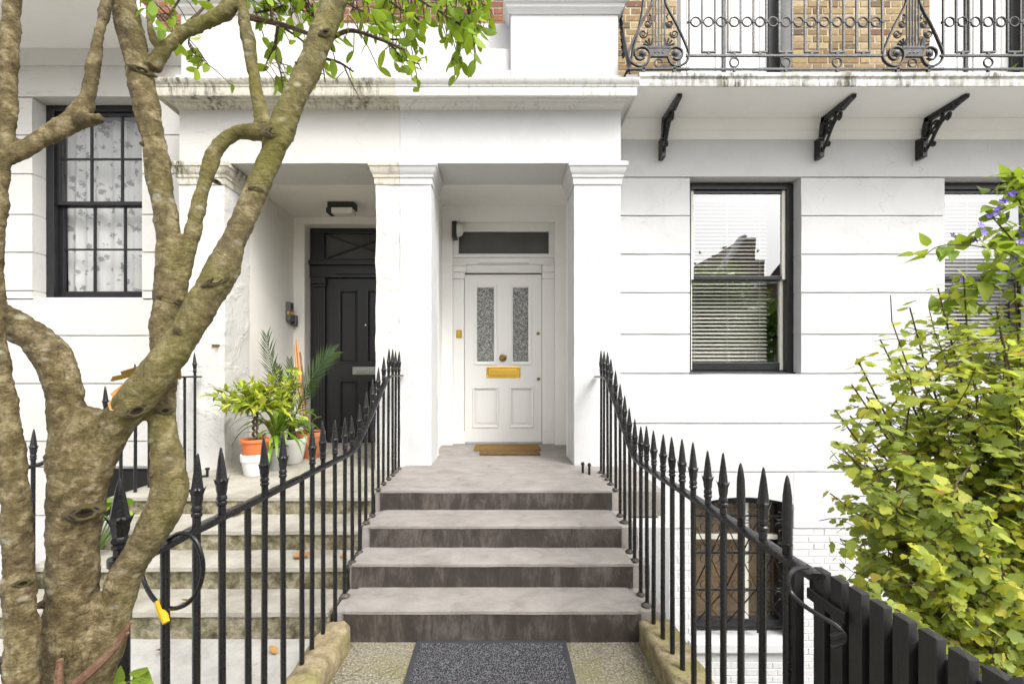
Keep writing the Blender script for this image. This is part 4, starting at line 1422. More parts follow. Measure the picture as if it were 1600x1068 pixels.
yr = [1.349, 1.474, 1.607, 1.737, 1.865, 2.008, 2.132, 2.255, 2.383, 2.523, 2.662, 2.785, 2.93, 3.07, 3.22, 3.36, 3.52, 3.70, 3.85, 3.99, 4.13]
xr_of = lambda y: 0.848 + max(0, y - 2.6) * 0.04
rl_r = railing('iron_railing', 'black spear-topped railing beside the basement area and below the big sash window', xr_of, yr, [(1.22, 0.99), (2.93, 0.98), (3.85, 1.49), (4.43, 1.49)], foot_r, bullet=(1.349, 1.607))
yl = [1.286, 1.419, 1.549, 1.706, 1.83, 1.98, 2.17, 2.29, 2.43, 2.60, 2.77, 2.90, 3.05, 3.20, 3.36, 3.52, 3.70, 3.87, 4.02, 4.15, 4.28]
xl_of = lambda y: -0.95 - max(0, y - 3.3) * 0.012
rl_l = railing('iron_railing', 'black spear-topped railing between the two flights of steps with a cable lock', xl_of, yl, [(1.16, 1.055), (2.93, 1.025), (3.83, 1.50), (4.43, 1.50)], foot_r, bare=(1.286, 1.706, 2.17))
yl2 = [2.55, 2.68, 2.82, 2.96, 3.08, 3.21, 3.34, 3.47, 3.61, 3.75, 3.89, 4.03, 4.17, 4.31]
railing('iron_railing', 'black spear-topped railing behind the tree trunk on the far side of the mossy steps', lambda y: -2.9, yl2, [(2.4, 0.94), (2.93, 0.96), (3.83, 1.49), (4.43, 1.49)],
        lambda y: foot_r(y) - 0.03, bare=(2.68, 2.96, 3.21, 3.47, 4.17))
# feet lumps of bitumen (right flight)
fl_ = MB()
for xo, lst in ((xr_of, yr), (xl_of, yl)):
    for yy in lst:
        if yy < 2.62:
            continue
        zf = foot_r(yy)
        xx = xo(yy)
        prof = [(0.024 + 0.012 * rnd.random(), -0.004), (0.022, 0.005), (0.016, 0.010), (0.012, 0.012)]
        fl_.lathe(prof, 8, (xx, yy, zf))
bl = fl_.build('baluster_footing', M['riser'], stp, smooth=True)
# corner post of the dividing railing, with the stub of the front rail
cp = thing('iron_gate_post', 'stout black iron post with spear top at the end of the dividing railing', 'post', (-0.955, 1.14, 0))
MB().lathe([(0.021, -0.05), (0.021, 1.05), (0.026, 1.055), (0.026, 1.075)], 12, (-0.955, 1.14, 0)).build('post', M['iron'], cp, smooth=True)
o = link('finial', FIN[0], cp, loc=(0, 0, 1.07)); o.scale = (1.2, 1.2, 0.88)
MB().lathe([(0.016, -0.05), (0.016, 0.85), (0.02, 0.86), (0.004, 0.93)], 10, (-1.75, 1.16, 0)).build('post', M['iron'], cp, smooth=True)
MB().bar((-0.955, 1.14, 0.80), (-1.75, 1.16, 0.80), 0.03, 0.03).build('front_rail', M['iron'], cp, bevel=0.004)
# bracket arm on the left pillar (boot bracket) near the far railing foot
bs0 = thing('boot_scraper', 'black iron boot scraper at the foot of the far railing by the plant pots', 'boot scraper', (-2.66, 4.12, LZ))
MB().tube([(-2.74, 4.12, LZ - 0.005), (-2.66, 4.12, LZ + 0.01), (-2.66, 4.12, LZ + 0.07)], [0.014, 0.014, 0.012], 8).lathe([(0.018, 0.065), (0.02, 0.075), (0.018, 0.085)], 8, (-2.66, 4.12, LZ)).build('hook', M['iron'], bs0, smooth=True)
bs = thing('boot_scraper', 'pair of small black iron posts on the landing beside the railing top', 'boot scraper', (0.745, 3.98, ZL))
for dx, dy, h in ((-0.022, 0.05, 0.10), (0.022, -0.02, 0.105)):
    MB().lathe([(0.011, -0.01), (0.011, h - 0.02), (0.017, h - 0.016), (0.018, h - 0.006), (0.012, h), (0.012, h + 0.008)], 8, (0.745 + dx, 3.98 + dy, ZL)).build('stud', M['iron'], bs, smooth=True)
MB().lathe([(0.075, -0.005), (0.055, 0.010), (0.02, 0.018)], 10, (0.745, 3.99, ZL)).build('mortar_pad', M['tread'], bs, smooth=True)

# ---- wooden gate standing open along the path
gt = thing('timber_gate', 'open black painted timber picket gate hinged to the end of the railing', 'gate', (0.92, 1.33, 0.05))
def picket(x, y, w, d, z0, z1, tip=0.03):
    mb = MB().box(x - w / 2, x + w / 2, y - d / 2, y + d / 2, z0, z1)
    mb.add([(x - w / 2, y - d / 2, z1), (x + w / 2, y - d / 2, z1), (x + w / 2, y + d / 2, z1), (x - w / 2, y + d / 2, z1), (x, y, z1 + tip)], [(0, 1, 4), (1, 2, 4), (2, 3, 4), (3, 0, 4)])
    return mb
picket(0.885, 1.375, 0.03, 0.05, 0.03, 0.955, 0.004).build('stile', M['blackwood'], gt, bevel=0.003)
for k in range(8):
    yy = 1.268 - 0.0625 * k
    picket(0.895 + 0.002 * k, yy, 0.022, 0.041, 0.06, 0.99 + rnd.uniform(-0.003, 0.003), 0.003).build('picket', M['blackwood'], gt, bevel=0.002)
picket(0.918, 0.80, 0.035, 0.045, 0.03, 0.985, 0.02).build('stile', M['blackwood'], gt, bevel=0.003)
sep('rail', M['blackwood'], gt, [(0.913, 0.935, 0.79, 1.35, 0.88, 0.95), (0.913, 0.935, 0.79, 1.35, 0.22, 0.30)], 0.003)
MB().box(0.937, 0.947, 0.80, 1.35, 0.06, 0.93).build('back_board', M['blackwood'], gt)
MB().box(0.872, 0.880, 1.16, 1.30, 0.895, 0.925).build('hinge_strap', M['iron_grey'], gt, bevel=0.002)
gp = thing('timber_gate_post', 'black timber post with pyramid cap beyond the open gate', 'post', (0.90, 0.70, 0))
picket(0.905, 0.72, 0.07, 0.07, -0.02, 1.0, 0.0).build('post', M['blackwood'], gp, bevel=0.004)
picket(0.905, 0.72, 0.082, 0.082, 0.985, 1.005, 0.02).build('cap', M['iron_grey'], gp)

# ---- cable locks
lk = thing('cable_lock', 'black bicycle cable lock with yellow end looped on the dividing railing', 'cable lock', (-0.95, 1.36, 0.95))
pts = [P(*q) for q in ((262, 842, 1.30), (285, 832, 1.28), (306, 845, 1.27), (317, 880, 1.27), (312, 915, 1.27), (295, 940, 1.27), (270, 950, 1.28), (245, 940, 1.30), (228, 915, 1.34), (222, 890, 1.36), (232, 865, 1.36), (258, 845, 1.34))]
MB().tube([Vector(p) for p in catmull([list(p) for p in pts], 6)], 0.0062, 8).build('cable', M['iron'], lk, smooth=True)
M['yellow'] = m_plain('yellow_plastic', (0.75, 0.45, 0.01), 0.45)
a_, b_ = P(247, 938, 1.29), P(260, 972, 1.27)
MB().tube([a_, (a_ + b_) / 2, b_], [0.010, 0.012, 0.009], 10).build('end_sleeve', M['yellow'], lk, smooth=True)
lk2 = thing('cable_lock', 'grey steel cable looped round the end of the railing and the gate', 'cable lock', (0.85, 1.25, 0.9))
pts = [P(*q) for q in ((1262, 885, 1.22), (1240, 890, 1.18), (1232, 905, 1.17), (1236, 925, 1.165), (1256, 945, 1.13), (1282, 962, 1.09), (1310, 980, 1.06), (1318, 1000, 1.06), (1300, 1010, 1.07))]
MB().tube([Vector(p) for p in catmull([list(p) for p in pts], 6)], 0.0058, 8).build('cable', M['iron_grey'], lk2, smooth=True)
MB().obox(P(1310, 992, 1.055), (0.012, -0.006, 0.009), (0.002, 0.006, 0), (0.004, 0, -0.006)).build('padlock', M['iron_grey'], lk2, bevel=0.003)

# ================================================================== balcony railing
YR = 4.262
ZR0, ZR1, ZRING, ZTOP = 4.367, 4.493, 4.81, 5.36
br = thing('balcony_railing', 'black cast iron balcony railing with rings and lyre panels', 'railing', (1.25, YR, 4.31))
def spiral(cx, cz, r0, turns, dirn, start, n=26, rend=0.25):
    return [(cx + dirn * (r0 * (1 - (1 - rend) * q / n)) * math.cos(start + turns * 2 * math.pi * q / n), YR, cz + (r0 * (1 - (1 - rend) * q / n)) * math.sin(start + turns * 2 * math.pi * q / n)) for q in range(n + 1)]
LY = [1.476, 3.855, 6.234]
bayx = []
mb = MB().box(1.26, 9, YR - 0.011, YR + 0.011, ZTOP, ZTOP + 0.03)
mb.build('top_rail', M['iron'], br)
for li in range(3):
    xa = LY[li] + 0.285; xb = LY[li + 1] - 0.285 if li < 2 else 8.9
    MB().box(xa, xb, YR - 0.009, YR + 0.009, ZR0 - 0.009, ZR0 + 0.009).box(xa - 0.03, xb + 0.03, YR - 0.009, YR + 0.009, ZR1 - 0.009, ZR1 + 0.009).build('bottom_rail', M['iron'], br)
    n = 15
    sp = (xb - xa) / n if li < 2 else 0.1206
    k = 0
    x = xa
    nb = n if li < 2 else 8
    for k in range(nb + 1):
        x = xa + sp * k
        if x > 7.0:
            break
        low = ZR1 + 0.03 if True else ZR1
        MB().box(x - 0.008, x + 0.008, YR - 0.008, YR + 0.008, low if 0 < k < nb or li == 2 else ZR1, ZTOP).build('bar', M['iron'], br)
        MB().box(x - 0.014, x + 0.014, YR - 0.013, YR + 0.013, ZRING - 0.010, ZRING + 0.010).build('collar', M['iron_grey'], br)
        if k < nb:
            MB().ring((x + sp / 2, YR, ZRING), 0.043, 0.0085, 'y', 20, 6).build('ring', M['iron_grey'], br, smooth=True)
        if k % 2 == 1 and k < nb:
            MB().box(x - 0.008, x + sp + 0.008, YR - 0.009, YR + 0.009, ZR1 + 0.026, ZR1 + 0.042).box(x + sp / 2 - 0.012, x + sp / 2 + 0.012, YR - 0.009, YR + 0.009, ZR1 + 0.008, ZR1 + 0.027).build('cross_piece', M['iron'], br)
            if (k // 2) % 2 == 1:
                MB().ring((x + sp / 2, YR, (ZR0 + ZR1) / 2), 0.042, 0.008, 'y', 20, 6).box(x + sp / 2 - 0.01, x + sp / 2 + 0.01, YR - 0.01, YR + 0.01, ZR0 - 0.03, ZR0 + 0.02).build('ring', M['iron_grey'], br, smooth=True)


def lyre(xc):
    z = ZR0
    S = 1 / 835.0
    def pt(u, v):
        return (xc + u * S, YR, z + v * S)
    fr = MB()
    for s in (-1, 1):
        out = [(52, 830), (60, 640), (50, 535), (85, 450), (132, 365), (180, 265), (212, 190), (232, 140), (236, 105), (222, 65), (185, 35), (140, 22), (100, 40), (78, 75), (70, 115), (82, 150), (115, 170), (150, 168), (180, 148), (186, 115), (170, 85), (140, 75), (115, 90)]
        fr.tube([pt(s * a, b) for a, b in catmull(out, 4)], 0.0115, 6, flat=1.3, flat_axis=(0, 1, 0))
    p = fr.build('lyre_panel', M['iron_grey'], br, smooth=True)
    MB().box(xc - 75 * S, xc + 75 * S, YR - 0.012, YR + 0.012, z + 92 * S, z + 160 * S).box(xc - 90 * S, xc + 90 * S, YR - 0.015, YR + 0.015, z + 155 * S, z + 175 * S).build('yoke', M['iron_grey'], p, bevel=0.004)
    for k in range(3):
        rosette((xc + (k - 1) * 30 * S, YR - 0.011, z + 124 * S), 0.010, M['iron'], p, 'stud', 0.006)
    for k in range(5):
        xx = xc + (k - 2) * 23 * S
        MB().box(xx - 0.0055, xx + 0.0055, YR - 0.006, YR + 0.006, z + 170 * S, z + 840 * S).build('string', M['iron_grey'], p)
    MB().ring(pt(0, 48), 0.038, 0.008, 'y', 20, 6).build('ring', M['iron_grey'], p, smooth=True)
    for s in (-1, 1):
        rosette((xc + s * 127 * S, YR - 0.004, z + 120 * S), 0.036, M['iron_grey'], p, 'rosette', 0.022)
        for (u, v, r0) in ((122, 275, 0.040), (85, 355, 0.034)):
            sp_ = spiral(xc + s * u * S, z + v * S, r0, 1.6, s, math.pi * 0.9)
            MB().tube(sp_, [0.008 - 0.003 * q / len(sp_) for q in range(len(sp_))], 6).build('scroll', M['iron_grey'], p, smooth=True)
        mb = MB()
        for q in range(4):
            a = R(20 + q * 28)
            mb.tube([pt(s * 62, 178), pt(s * (62 + 62 * math.cos(a)), 178 + 62 * math.sin(a))], [0.004, 0.010], 6)
        mb.tube([pt(s * 70, 390), pt(s * 60, 415), pt(s * 75, 430)], 0.007, 6)
        mb.build('leaf_fan', M['iron_grey'], p, smooth=True)
    MB().box(xc - 0.285, xc + 0.285, YR - 0.012, YR + 0.012, z - 0.01, z + 0.011).box(xc - 0.16, xc - 0.13, YR - 0.012, YR + 0.012, z - 0.055, z + 0.02).box(xc + 0.13, xc + 0.16, YR - 0.012, YR + 0.012, z - 0.055, z + 0.02).build('base_rail', M['iron_grey'], p, bevel=0.003)


for xc in LY:
    lyre(xc)
# side return towards the wall with serpentine scrolls
mb = MB()
pts = [(1.205, YR, 4.35), (1.20, 4.30, 4.45), (1.195, 4.36, 4.62), (1.19, 4.44, 4.82), (1.19, 4.5, 5.0), (1.19, 4.52, 5.36)]
mb.tube([tuple(p) for p in catmull(pts, 6)], 0.018, 8)
mb.tube([tuple(p) for p in catmull([(1.205, YR, 4.32), (1.21, 4.27, 4.40), (1.235, YR, 4.55), (1.29, YR, 4.75), (1.33, YR, 5.0), (1.34, YR, 5.36)], 6)], 0.012, 8)
for q in range(7):
    zz = 4.62 + q * 0.085
    mb.ring((1.19, 4.42 + 0.02 * q, zz), 0.03, 0.010, 'x', 14, 6)
    mb.lathe([(0.012, -0.01), (0.02, 0.0), (0.012, 0.01)], 8, (1.185, 4.42 + 0.02 * q, zz))
mb.box(1.18, 1.20, YR, 4.87, ZTOP, ZTOP + 0.03).box(1.18, 1.20, YR, 4.87, ZR0, ZR0 + 0.018)
mb.build('side_return', M['iron'], br, smooth=True)

# ================================================================== mats, lamps, small fittings
t = NT('charcoal_ribbed_mat')
v_ = t.voro(150, 'F1', vec=t.scaled((1, 0.6, 1)))
nn = t.noise(150, 4, 0.8)
cc = t.ramp(t.math('ADD', t.math('MULTIPLY', v_, 0.7), t.math('MULTIPLY', nn, 0.55)), [(0.40, (0.020, 0.020, 0.023)), (0.60, (0.065, 0.065, 0.072)), (0.76, (0.20, 0.20, 0.215))])
t.principled(cc, 0.9, 0, t.bump(t.math('ADD', v_, nn), 1.0, 0.015), 0.2)
M['mat'] = t.m
M['rubber'] = m_plain('dark_rubber', (0.035, 0.036, 0.042), 0.6, bump=0.2)
rm = thing('entrance_mat', 'charcoal ribbed entrance mat with rubber border on the path', 'mat', (-0.06, 2.1, 0))
MB().roughbox(-0.455, 0.345, 1.62, 2.565, 0.001, 0.011, res=0.03, amp=0.0012, sc=20, seed=3).build('ribbed_field', M['mat'], rm, smooth=True)
mb = MB()
for (x0, x1, y0, y1) in ((-0.48, -0.452, 1.6, 2.59), (0.342, 0.37, 1.6, 2.59), (-0.452, 0.342, 2.562, 2.59), (-0.452, 0.342, 1.6, 1.625)):
    mb.box(x0, x1, y0, y1, 0.0015, 0.013)
mb.build('rubber_border', M['rubber'], rm, bevel=0.004)
t = NT('coir')
cc = t.ramp(t.noise(180, 4, 0.7), [(0.3, (0.13, 0.075, 0.025)), (0.7, (0.36, 0.22, 0.075))])
t.principled(cc, 0.95, 0, t.bump(t.noise(200, 3), 1.0, 0.012), 0.1)
M['coir'] = t.m
t = NT('brown_coir')
cc = t.ramp(t.noise(90, 4, 0.7), [(0.35, (0.05, 0.03, 0.015)), (0.65, (0.25, 0.16, 0.07))])
t.principled(cc, 0.95, 0, t.bump(t.noise(150, 3), 1.0, 0.012), 0.1)
M['coir2'] = t.m
o = MB().roughbox(-0.315, 0.455, 5.20, 5.58, ZL + 0.002, ZL + 0.022, res=0.03, amp=0.002, sc=25, seed=1, corner=0.006).build('door_mat', M['coir'], None, smooth=True)
tag(o, 'tan coir door mat lying against the white door', 'mat')
o = MB().roughbox(-0.235, 0.425, 4.92, 5.196, ZL + 0.002, ZL + 0.024, res=0.03, amp=0.003, sc=25, seed=2, corner=0.006).build('door_mat', M['coir2'], None, smooth=True)
tag(o, 'darker flecked coir door mat in front of the tan one', 'mat')

M['blackplastic'] = m_plain('black_plastic', (0.015, 0.015, 0.016), 0.4)
M['greyplastic'] = m_plain('grey_plastic', (0.10, 0.10, 0.10), 0.45)
M['opal'] = m_plain('ribbed_clear_plastic', (0.62, 0.60, 0.54), 0.25)
lp = thing('bulkhead_light', 'unlit black bulkhead light on the ceiling above the black door', 'light', (-1.90, 5.45, 3.55))
MB().box(-2.06, -1.74, 5.38, 5.52, 3.47, 3.5495).build('housing', M['blackplastic'], lp, bevel=0.012)
mb = MB().box(-2.0, -1.755, 5.355, 5.50, 3.405, 3.47)
for k in range(7):
    mb.box(-1.985 + k * 0.034, -1.975 + k * 0.034, 5.349, 5.356, 3.41, 3.468)
mb.build('diffuser', M['opal'], lp, bevel=0.012)
MB().box(-2.063, -2.0, 5.352, 5.51, 3.41, 3.471).build('end_cap', M['blackplastic'], lp, bevel=0.01)
lp2 = thing('wall_light', 'white dome light on a black box above the white door pilaster', 'light', (-0.55, 5.66, 3.33))
MB().box(-0.6035, -0.545, 5.57, 5.70, 3.18, 3.385).build('housing', M['blackplastic'], lp2, bevel=0.008)
mb = MB()
vs = []; fs = []
prof = [(0.085, 0.0), (0.085, 0.03), (0.075, 0.055), (0.05, 0.075), (0.002, 0.08)]
for r_, d in prof:
    for k in range(14):
        a = 2 * math.pi * k / 14
        vs.append((-0.545 + d, 5.62 + r_ * 0.7 * math.cos(a), 3.285 + r_ * math.sin(a)))
for i in range(4):
    for k in range(14):
        fs.append((i * 14 + k, i * 14 + (k + 1) % 14, (i + 1) * 14 + (k + 1) % 14, (i + 1) * 14 + k))
mb.add(vs, fs).build('dome', M['opal'], lp2, smooth=True)
ks = thing('intercom', 'grey intercom box with yellow label on the porch wall', 'intercom', (-2.69, 5.72, 2.29))
MB().box(-2.689, -2.63, 5.67, 5.78, 2.17, 2.41).build('housing', M['greyplastic'], ks, bevel=0.01)
MB().box(-2.631, -2.627, 5.69, 5.76, 2.33, 2.38).build('speaker', M['blackplastic'], ks)
MB().box(-2.631, -2.626, 5.69, 5.765, 2.255, 2.285).build('yellow_label', M['yellow'], ks)
MB().box(-2.66, -2.645, 5.664, 5.671, 2.25, 2.29).build('side_label', M['yellow'], ks)
k2 = thing('key_safe', 'small dark key safe beside the intercom in the black door porch', 'key safe', (-2.69, 5.85, 2.2))
MB().box(-2.689, -2.62, 5.81, 5.88, 2.12, 2.26).build('body', M['greyplastic'], k2, bevel=0.012)
MB().box(-2.675, -2.635, 5.803, 5.811, 2.15, 2.235).build('cover', M['blackplastic'], k2, bevel=0.003)
vt = thing('air_vent', 'small painted slatted air vent high on the porch wall', 'vent', (-2.69, 5.55, 3.4))
for k in range(3):
    MB().box(-2.689, -2.675, 5.46, 5.62, 3.40 + 0.022 * k, 3.415 + 0.022 * k).build('slat', M['porchwall'], vt)
hk = thing('cleat', 'small rusty metal cleat fixed to the pillar beside the plants', 'cleat', (-2.79, 4.41, 1.79))
MB().box(-2.80, -2.73, 4.398, 4.4185, 1.785, 1.80).box(-2.74, -2.73, 4.37, 4.4, 1.77, 1.80).build('plate', M['darkbrass'], hk, bevel=0.002)

# ================================================================== plants
def leaf_mesh(name, outline, mat, fold=0.18, curl=0.12, rows=None):
    """leaf in the XY plane, base at origin, tip towards +Y; outline of (half width, y) from base to tip"""
    mb = MB()
    vs = []; fs = []
    for i, (w, yv) in enumerate(outline):
        c = -curl * yv * yv
        vs.append((-w, yv, c + w * fold)); vs.append((0, yv, c)); vs.append((w, yv, c + w * fold))
    for i in range(len(outline) - 1):
        a = 3 * i
        fs.append((a, a + 1, a + 4, a + 3)); fs.append((a + 1, a + 2, a + 5, a + 4))
    mb.add(vs, fs)
    return mb


OVAL = [(0.02, 0.0), (0.14, 0.13), (0.225, 0.35), (0.24, 0.55), (0.18, 0.78), (0.07, 0.94), (0.004, 1.0)]
POINTED = [(0.03, 0.0), (0.24, 0.12), (0.30, 0.3), (0.24, 0.55), (0.13, 0.78), (0.004, 1.0)]
NARROW = [(0.02, 0.0), (0.10, 0.2), (0.14, 0.45), (0.11, 0.7), (0.003, 1.0)]
STRAP = [(0.035, 0.0), (0.05, 0.2), (0.062, 0.45), (0.05, 0.75), (0.025, 0.92), (0.002, 1.0)]
ROUND = [(0.06, 0.0), (0.34, 0.12), (0.48, 0.4), (0.44, 0.7), (0.26, 0.9), (0.03, 1.0)]


def lobed():
    """three to five lobed currant-like leaf"""
    pts = [(0.0, 0.0), (0.12, -0.06), (0.34, 0.02), (0.46, 0.20), (0.36, 0.30), (0.50, 0.46), (0.47, 0.64), (0.30, 0.62), (0.26, 0.80), (0.12, 0.96), (0.0, 1.0)]
    vs = [(0, 0.30, 0.0)]
    for x, y in pts:
        vs.append((x, y, 0.10 * x - 0.12 * y * y + 0.02))
    for x, y in pts[-2:0:-1]:
        vs.append((-x, y, 0.10 * x - 0.12 * y * y + 0.02))
    n = len(vs) - 1
    fs = [(0, 1 + i, 1 + (i + 1) % n) for i in range(n)]
    return MB().add(vs, fs)


def frame_from(d, up=Vector((0, 0, 1)), roll=0.0):
    d = d.normalized()
    s = d.cross(up)
    if s.length < 1e-4:
        s = Vector((1, 0, 0))
    s.normalize()
    n = s.cross(d)
    c, q = math.cos(roll), math.sin(roll)
    s2 = s * c + n * q; n2 = n * c - s * q
    return Matrix((s2, d, n2)).transposed()


def place_leaf(mesh, name, parent, p, d, size, roll):
    m3 = frame_from(d, roll=roll)
    o = bpy.data.objects.new(name, mesh)
    COL.objects.link(o)
    o.parent = parent
    o.location = Vector(p) - parent.location
    o.rotation_euler = m3.to_euler()
    o.scale = (size, size, size)
    return o


def sink_leaf(sink, mb, p, d, size, roll):
    m3 = frame_from(d, roll=roll)
    p = Vector(p)
    sink.add([p + m3 @ (Vector(v) * size) for v in mb.v], mb.f)


M['leaf_tree'] = m_leaf('fresh_green_leaf', [(0.0, (0.13, 0.24, 0.012)), (0.4, (0.23, 0.38, 0.02)), (0.75, (0.34, 0.48, 0.03)), (1.0, (0.09, 0.17, 0.02))], 0.5)
M['leaf_shrub'] = m_leaf('yellow_green_leaf', [(0.0, (0.19, 0.25, 0.07)), (0.25, (0.30, 0.38, 0.09)), (0.6, (0.45, 0.52, 0.10)), (0.88, (0.58, 0.59, 0.08)), (0.97, (0.62, 0.56, 0.09)), (1.0, (0.38, 0.19, 0.09))], 0.55)
M['leaf_vine'] = m_leaf('vine_leaf', [(0.0, (0.12, 0.21, 0.02)), (0.6, (0.22, 0.33, 0.03)), (1.0, (0.33, 0.40, 0.05))], 0.45)
M['leaf_pot'] = m_leaf('lime_pot_leaf', [(0.0, (0.20, 0.32, 0.03)), (0.5, (0.38, 0.48, 0.05)), (1.0, (0.58, 0.56, 0.08))], 0.35)
M['leaf_strap'] = m_leaf('bright_strap_leaf', [(0.0, (0.10, 0.21, 0.02)), (0.6, (0.20, 0.34, 0.03)), (1.0, (0.30, 0.40, 0.04))], 0.3, 0.35)
M['leaf_palm'] = m_leaf('dark_palm_leaf', [(0.0, (0.03, 0.06, 0.02)), (1.0, (0.07, 0.12, 0.04))], 0.2, 0.4)
M['leaf_dark'] = m_leaf('glossy_dark_leaf', [(0.0, (0.04, 0.11, 0.02)), (1.0, (0.10, 0.22, 0.03))], 0.25, 0.3)
M['dead'] = m_leaf('dead_leaf', [(0.0, (0.28, 0.10, 0.03)), (0.5, (0.40, 0.19, 0.07)), (1.0, (0.48, 0.30, 0.09))], 0.2, 0.7)
M['purple'] = m_plain('purple_petal', (0.16, 0.10, 0.48), 0.6)
M['terracotta'] = m_plain('terracotta', (0.48, 0.17, 0.07), 0.75, bump=0.25, bscale=40, var=0.15)
M['orangepot'] = m_plain('orange_plastic_pot', (0.60, 0.16, 0.05), 0.5, var=0.06)
M['whitepot'] = m_plain('white_plastic_pot', (0.74, 0.73, 0.71), 0.45, bump=0.1, var=0.08)
M['zinc'] = m_plain('dull_zinc', (0.42, 0.43, 0.43), 0.5, 0.6, bump=0.15, var=0.15)
M['compost'] = M['soil']

# ---- the foreground tree
tree = thing('garden_tree', 'multi-stemmed brown tree with lichen and knots in the foreground', 'tree', (-0.92, 0.95, 0))


def limb(mb, pts, n=14, sub=6, wob=0.03, seed=0):
    """pts of (px, py, Y, width px)"""
    # widths were measured across the limb; off the axis of a wide lens round things look wider, so undo that
    q = []
    for i, (a, b, c, w) in enumerate(pts):
        j0 = pts[max(i - 1, 0)]; j1 = pts[min(i + 1, len(pts) - 1)]
        dx, dy = j1[0] - j0[0], j1[1] - j0[1]
        v = abs(dy) / math.hypot(dx, dy)
        cs_ = 1 / math.sqrt(1 + ((a - CX) / F) ** 2)
        q.append(list(P(a, b, c)) + [w * 0.5 * c / F * cs_ ** v * 0.83])
    q = catmull(q, sub)
    rr_ = random.Random(seed)
    cs = []; rs = []
    for i, v in enumerate(q):
        nz = noise.noise(Vector((v[0] * 9 + seed, v[1] * 9, v[2] * 9)))
        cs.append(Vector(v[:3])); rs.append(max(0.002, v[3] * (1 + wob * 2.2 * nz)))
    mb.tube(cs, rs, n)


trunk = MB()
# main trunk and its left and right limbs
limb(trunk, [(112, 1330, 0.97, 190), (108, 1200, 0.97, 150), (112, 1060, 0.96, 118), (112, 950, 0.955, 108), (114, 850, 0.95, 108), (122, 760, 0.95, 116), (132, 690, 0.95, 118), (150, 640, 0.96, 96)], seed=1)
limb(trunk, [(112, 730, 0.95, 96), (105, 660, 0.945, 84), (98, 600, 0.94, 80), (72, 545, 0.935, 78), (30, 512, 0.93, 70), (-20, 492, 0.92, 66), (-90, 470, 0.90, 54), (-190, 420, 0.90, 36), (-250, 330, 0.9, 22), (-270, 200, 0.9, 10)], seed=2)
limb(trunk, [(118, 1200, 0.99, 90), (150, 1060, 0.985, 82), (172, 980, 0.985, 76), (196, 900, 0.985, 70), (232, 838, 0.985, 66), (262, 780, 0.99, 76), (262, 720, 0.995, 66), (252, 650, 1.0, 56), (256, 580, 1.01, 54), (258, 510, 1.02, 58), (266, 440, 1.02, 62), (262, 360, 1.02, 50), (248, 270, 1.02, 48), (236, 200, 1.02, 54), (222, 130, 1.02, 50), (204, 50, 1.02, 56), (186, -20, 1.03, 56), (170, -110, 1.03, 46), (150, -260, 1.06, 32), (150, -420, 1.1, 16)], seed=4)
# far-left stem with its lateral
limb(trunk, [(28, 1330, 0.86, 120), (32, 1150, 0.86, 84), (34, 1000, 0.86, 72), (28, 860, 0.86, 66), (18, 720, 0.86, 60), (6, 600, 0.86, 44), (-4, 500, 0.86, 40), (-6, 400, 0.86, 40), (-2, 300, 0.865, 40), (8, 200, 0.87, 48), (14, 100, 0.875, 40), (18, 0, 0.88, 38), (20, -120, 0.89, 32), (40, -280, 0.93, 22), (50, -420, 0.98, 12)], seed=5)
limb(trunk, [(2, 250, 0.87, 36), (40, 232, 0.89, 30), (85, 205, 0.92, 34), (122, 184, 0.94, 38), (138, 150, 0.95, 30), (146, 100, 0.96, 28), (158, 40, 0.97, 27), (166, -10, 0.98, 26), (176, -110, 1.0, 19), (200, -240, 1.03, 11), (205, -340, 1.05, 5)], seed=6)
limb(trunk, [(120, 184, 0.94, 34), (142, 188, 0.93, 24), (160, 185, 0.925, 17)], seed=7, n=10)
# bent limb grafted across to the mossy branch
limb(trunk, [(276, 470, 1.02, 40), (292, 400, 1.03, 32), (306, 340, 1.03, 31), (320, 280, 1.04, 31), (340, 232, 1.05, 32), (368, 208, 1.06, 30), (400, 208, 1.06, 29), (430, 200, 1.06, 28)], seed=8, n=12)
limb(trunk, [(236, 105, 1.02, 34), (262, 72, 1.03, 28), (296, 46, 1.04, 28), (335, 28, 1.05, 28), (362, 2, 1.06, 28), (380, -60, 1.07, 22), (430, -200, 1.12, 12), (450, -300, 1.15, 6)], seed=9, n=12)
limb(trunk, [(242, 70, 1.02, 20), (234, 40, 1.01, 14), (229, 20, 1.005, 8)], seed=10, n=8)
limb(trunk, [(415, 200, 1.06, 30), (404, 160, 1.06, 27), (392, 90, 1.06, 24), (382, 30, 1.06, 22), (372, -60, 1.06, 18), (350, -200, 1.08, 11), (345, -320, 1.1, 6)], seed=11, n=12)
moss = trunk
limb(moss, [(128, 790, 0.95, 70), (150, 720, 0.95, 84), (176, 672, 0.95, 80), (208, 628, 0.95, 76), (250, 575, 0.95, 68), (290, 520, 0.955, 60), (320, 470, 0.96, 62), (345, 425, 0.965, 66), (368, 370, 0.97, 48), (395, 310, 0.975, 45), (420, 250, 0.98, 45), (440, 205, 0.98, 54), (458, 160, 0.985, 45), (480, 110, 0.99, 45), (500, 60, 0.99, 48), (518, 15, 1.0, 46), (540, -50, 1.0, 44), (570, -130, 1.01, 40), (625, -260, 1.04, 30), (660, -420, 1.1, 16)], seed=3)
tk = trunk.build('trunk', M['bark'], tree, smooth=True, sharp=180)
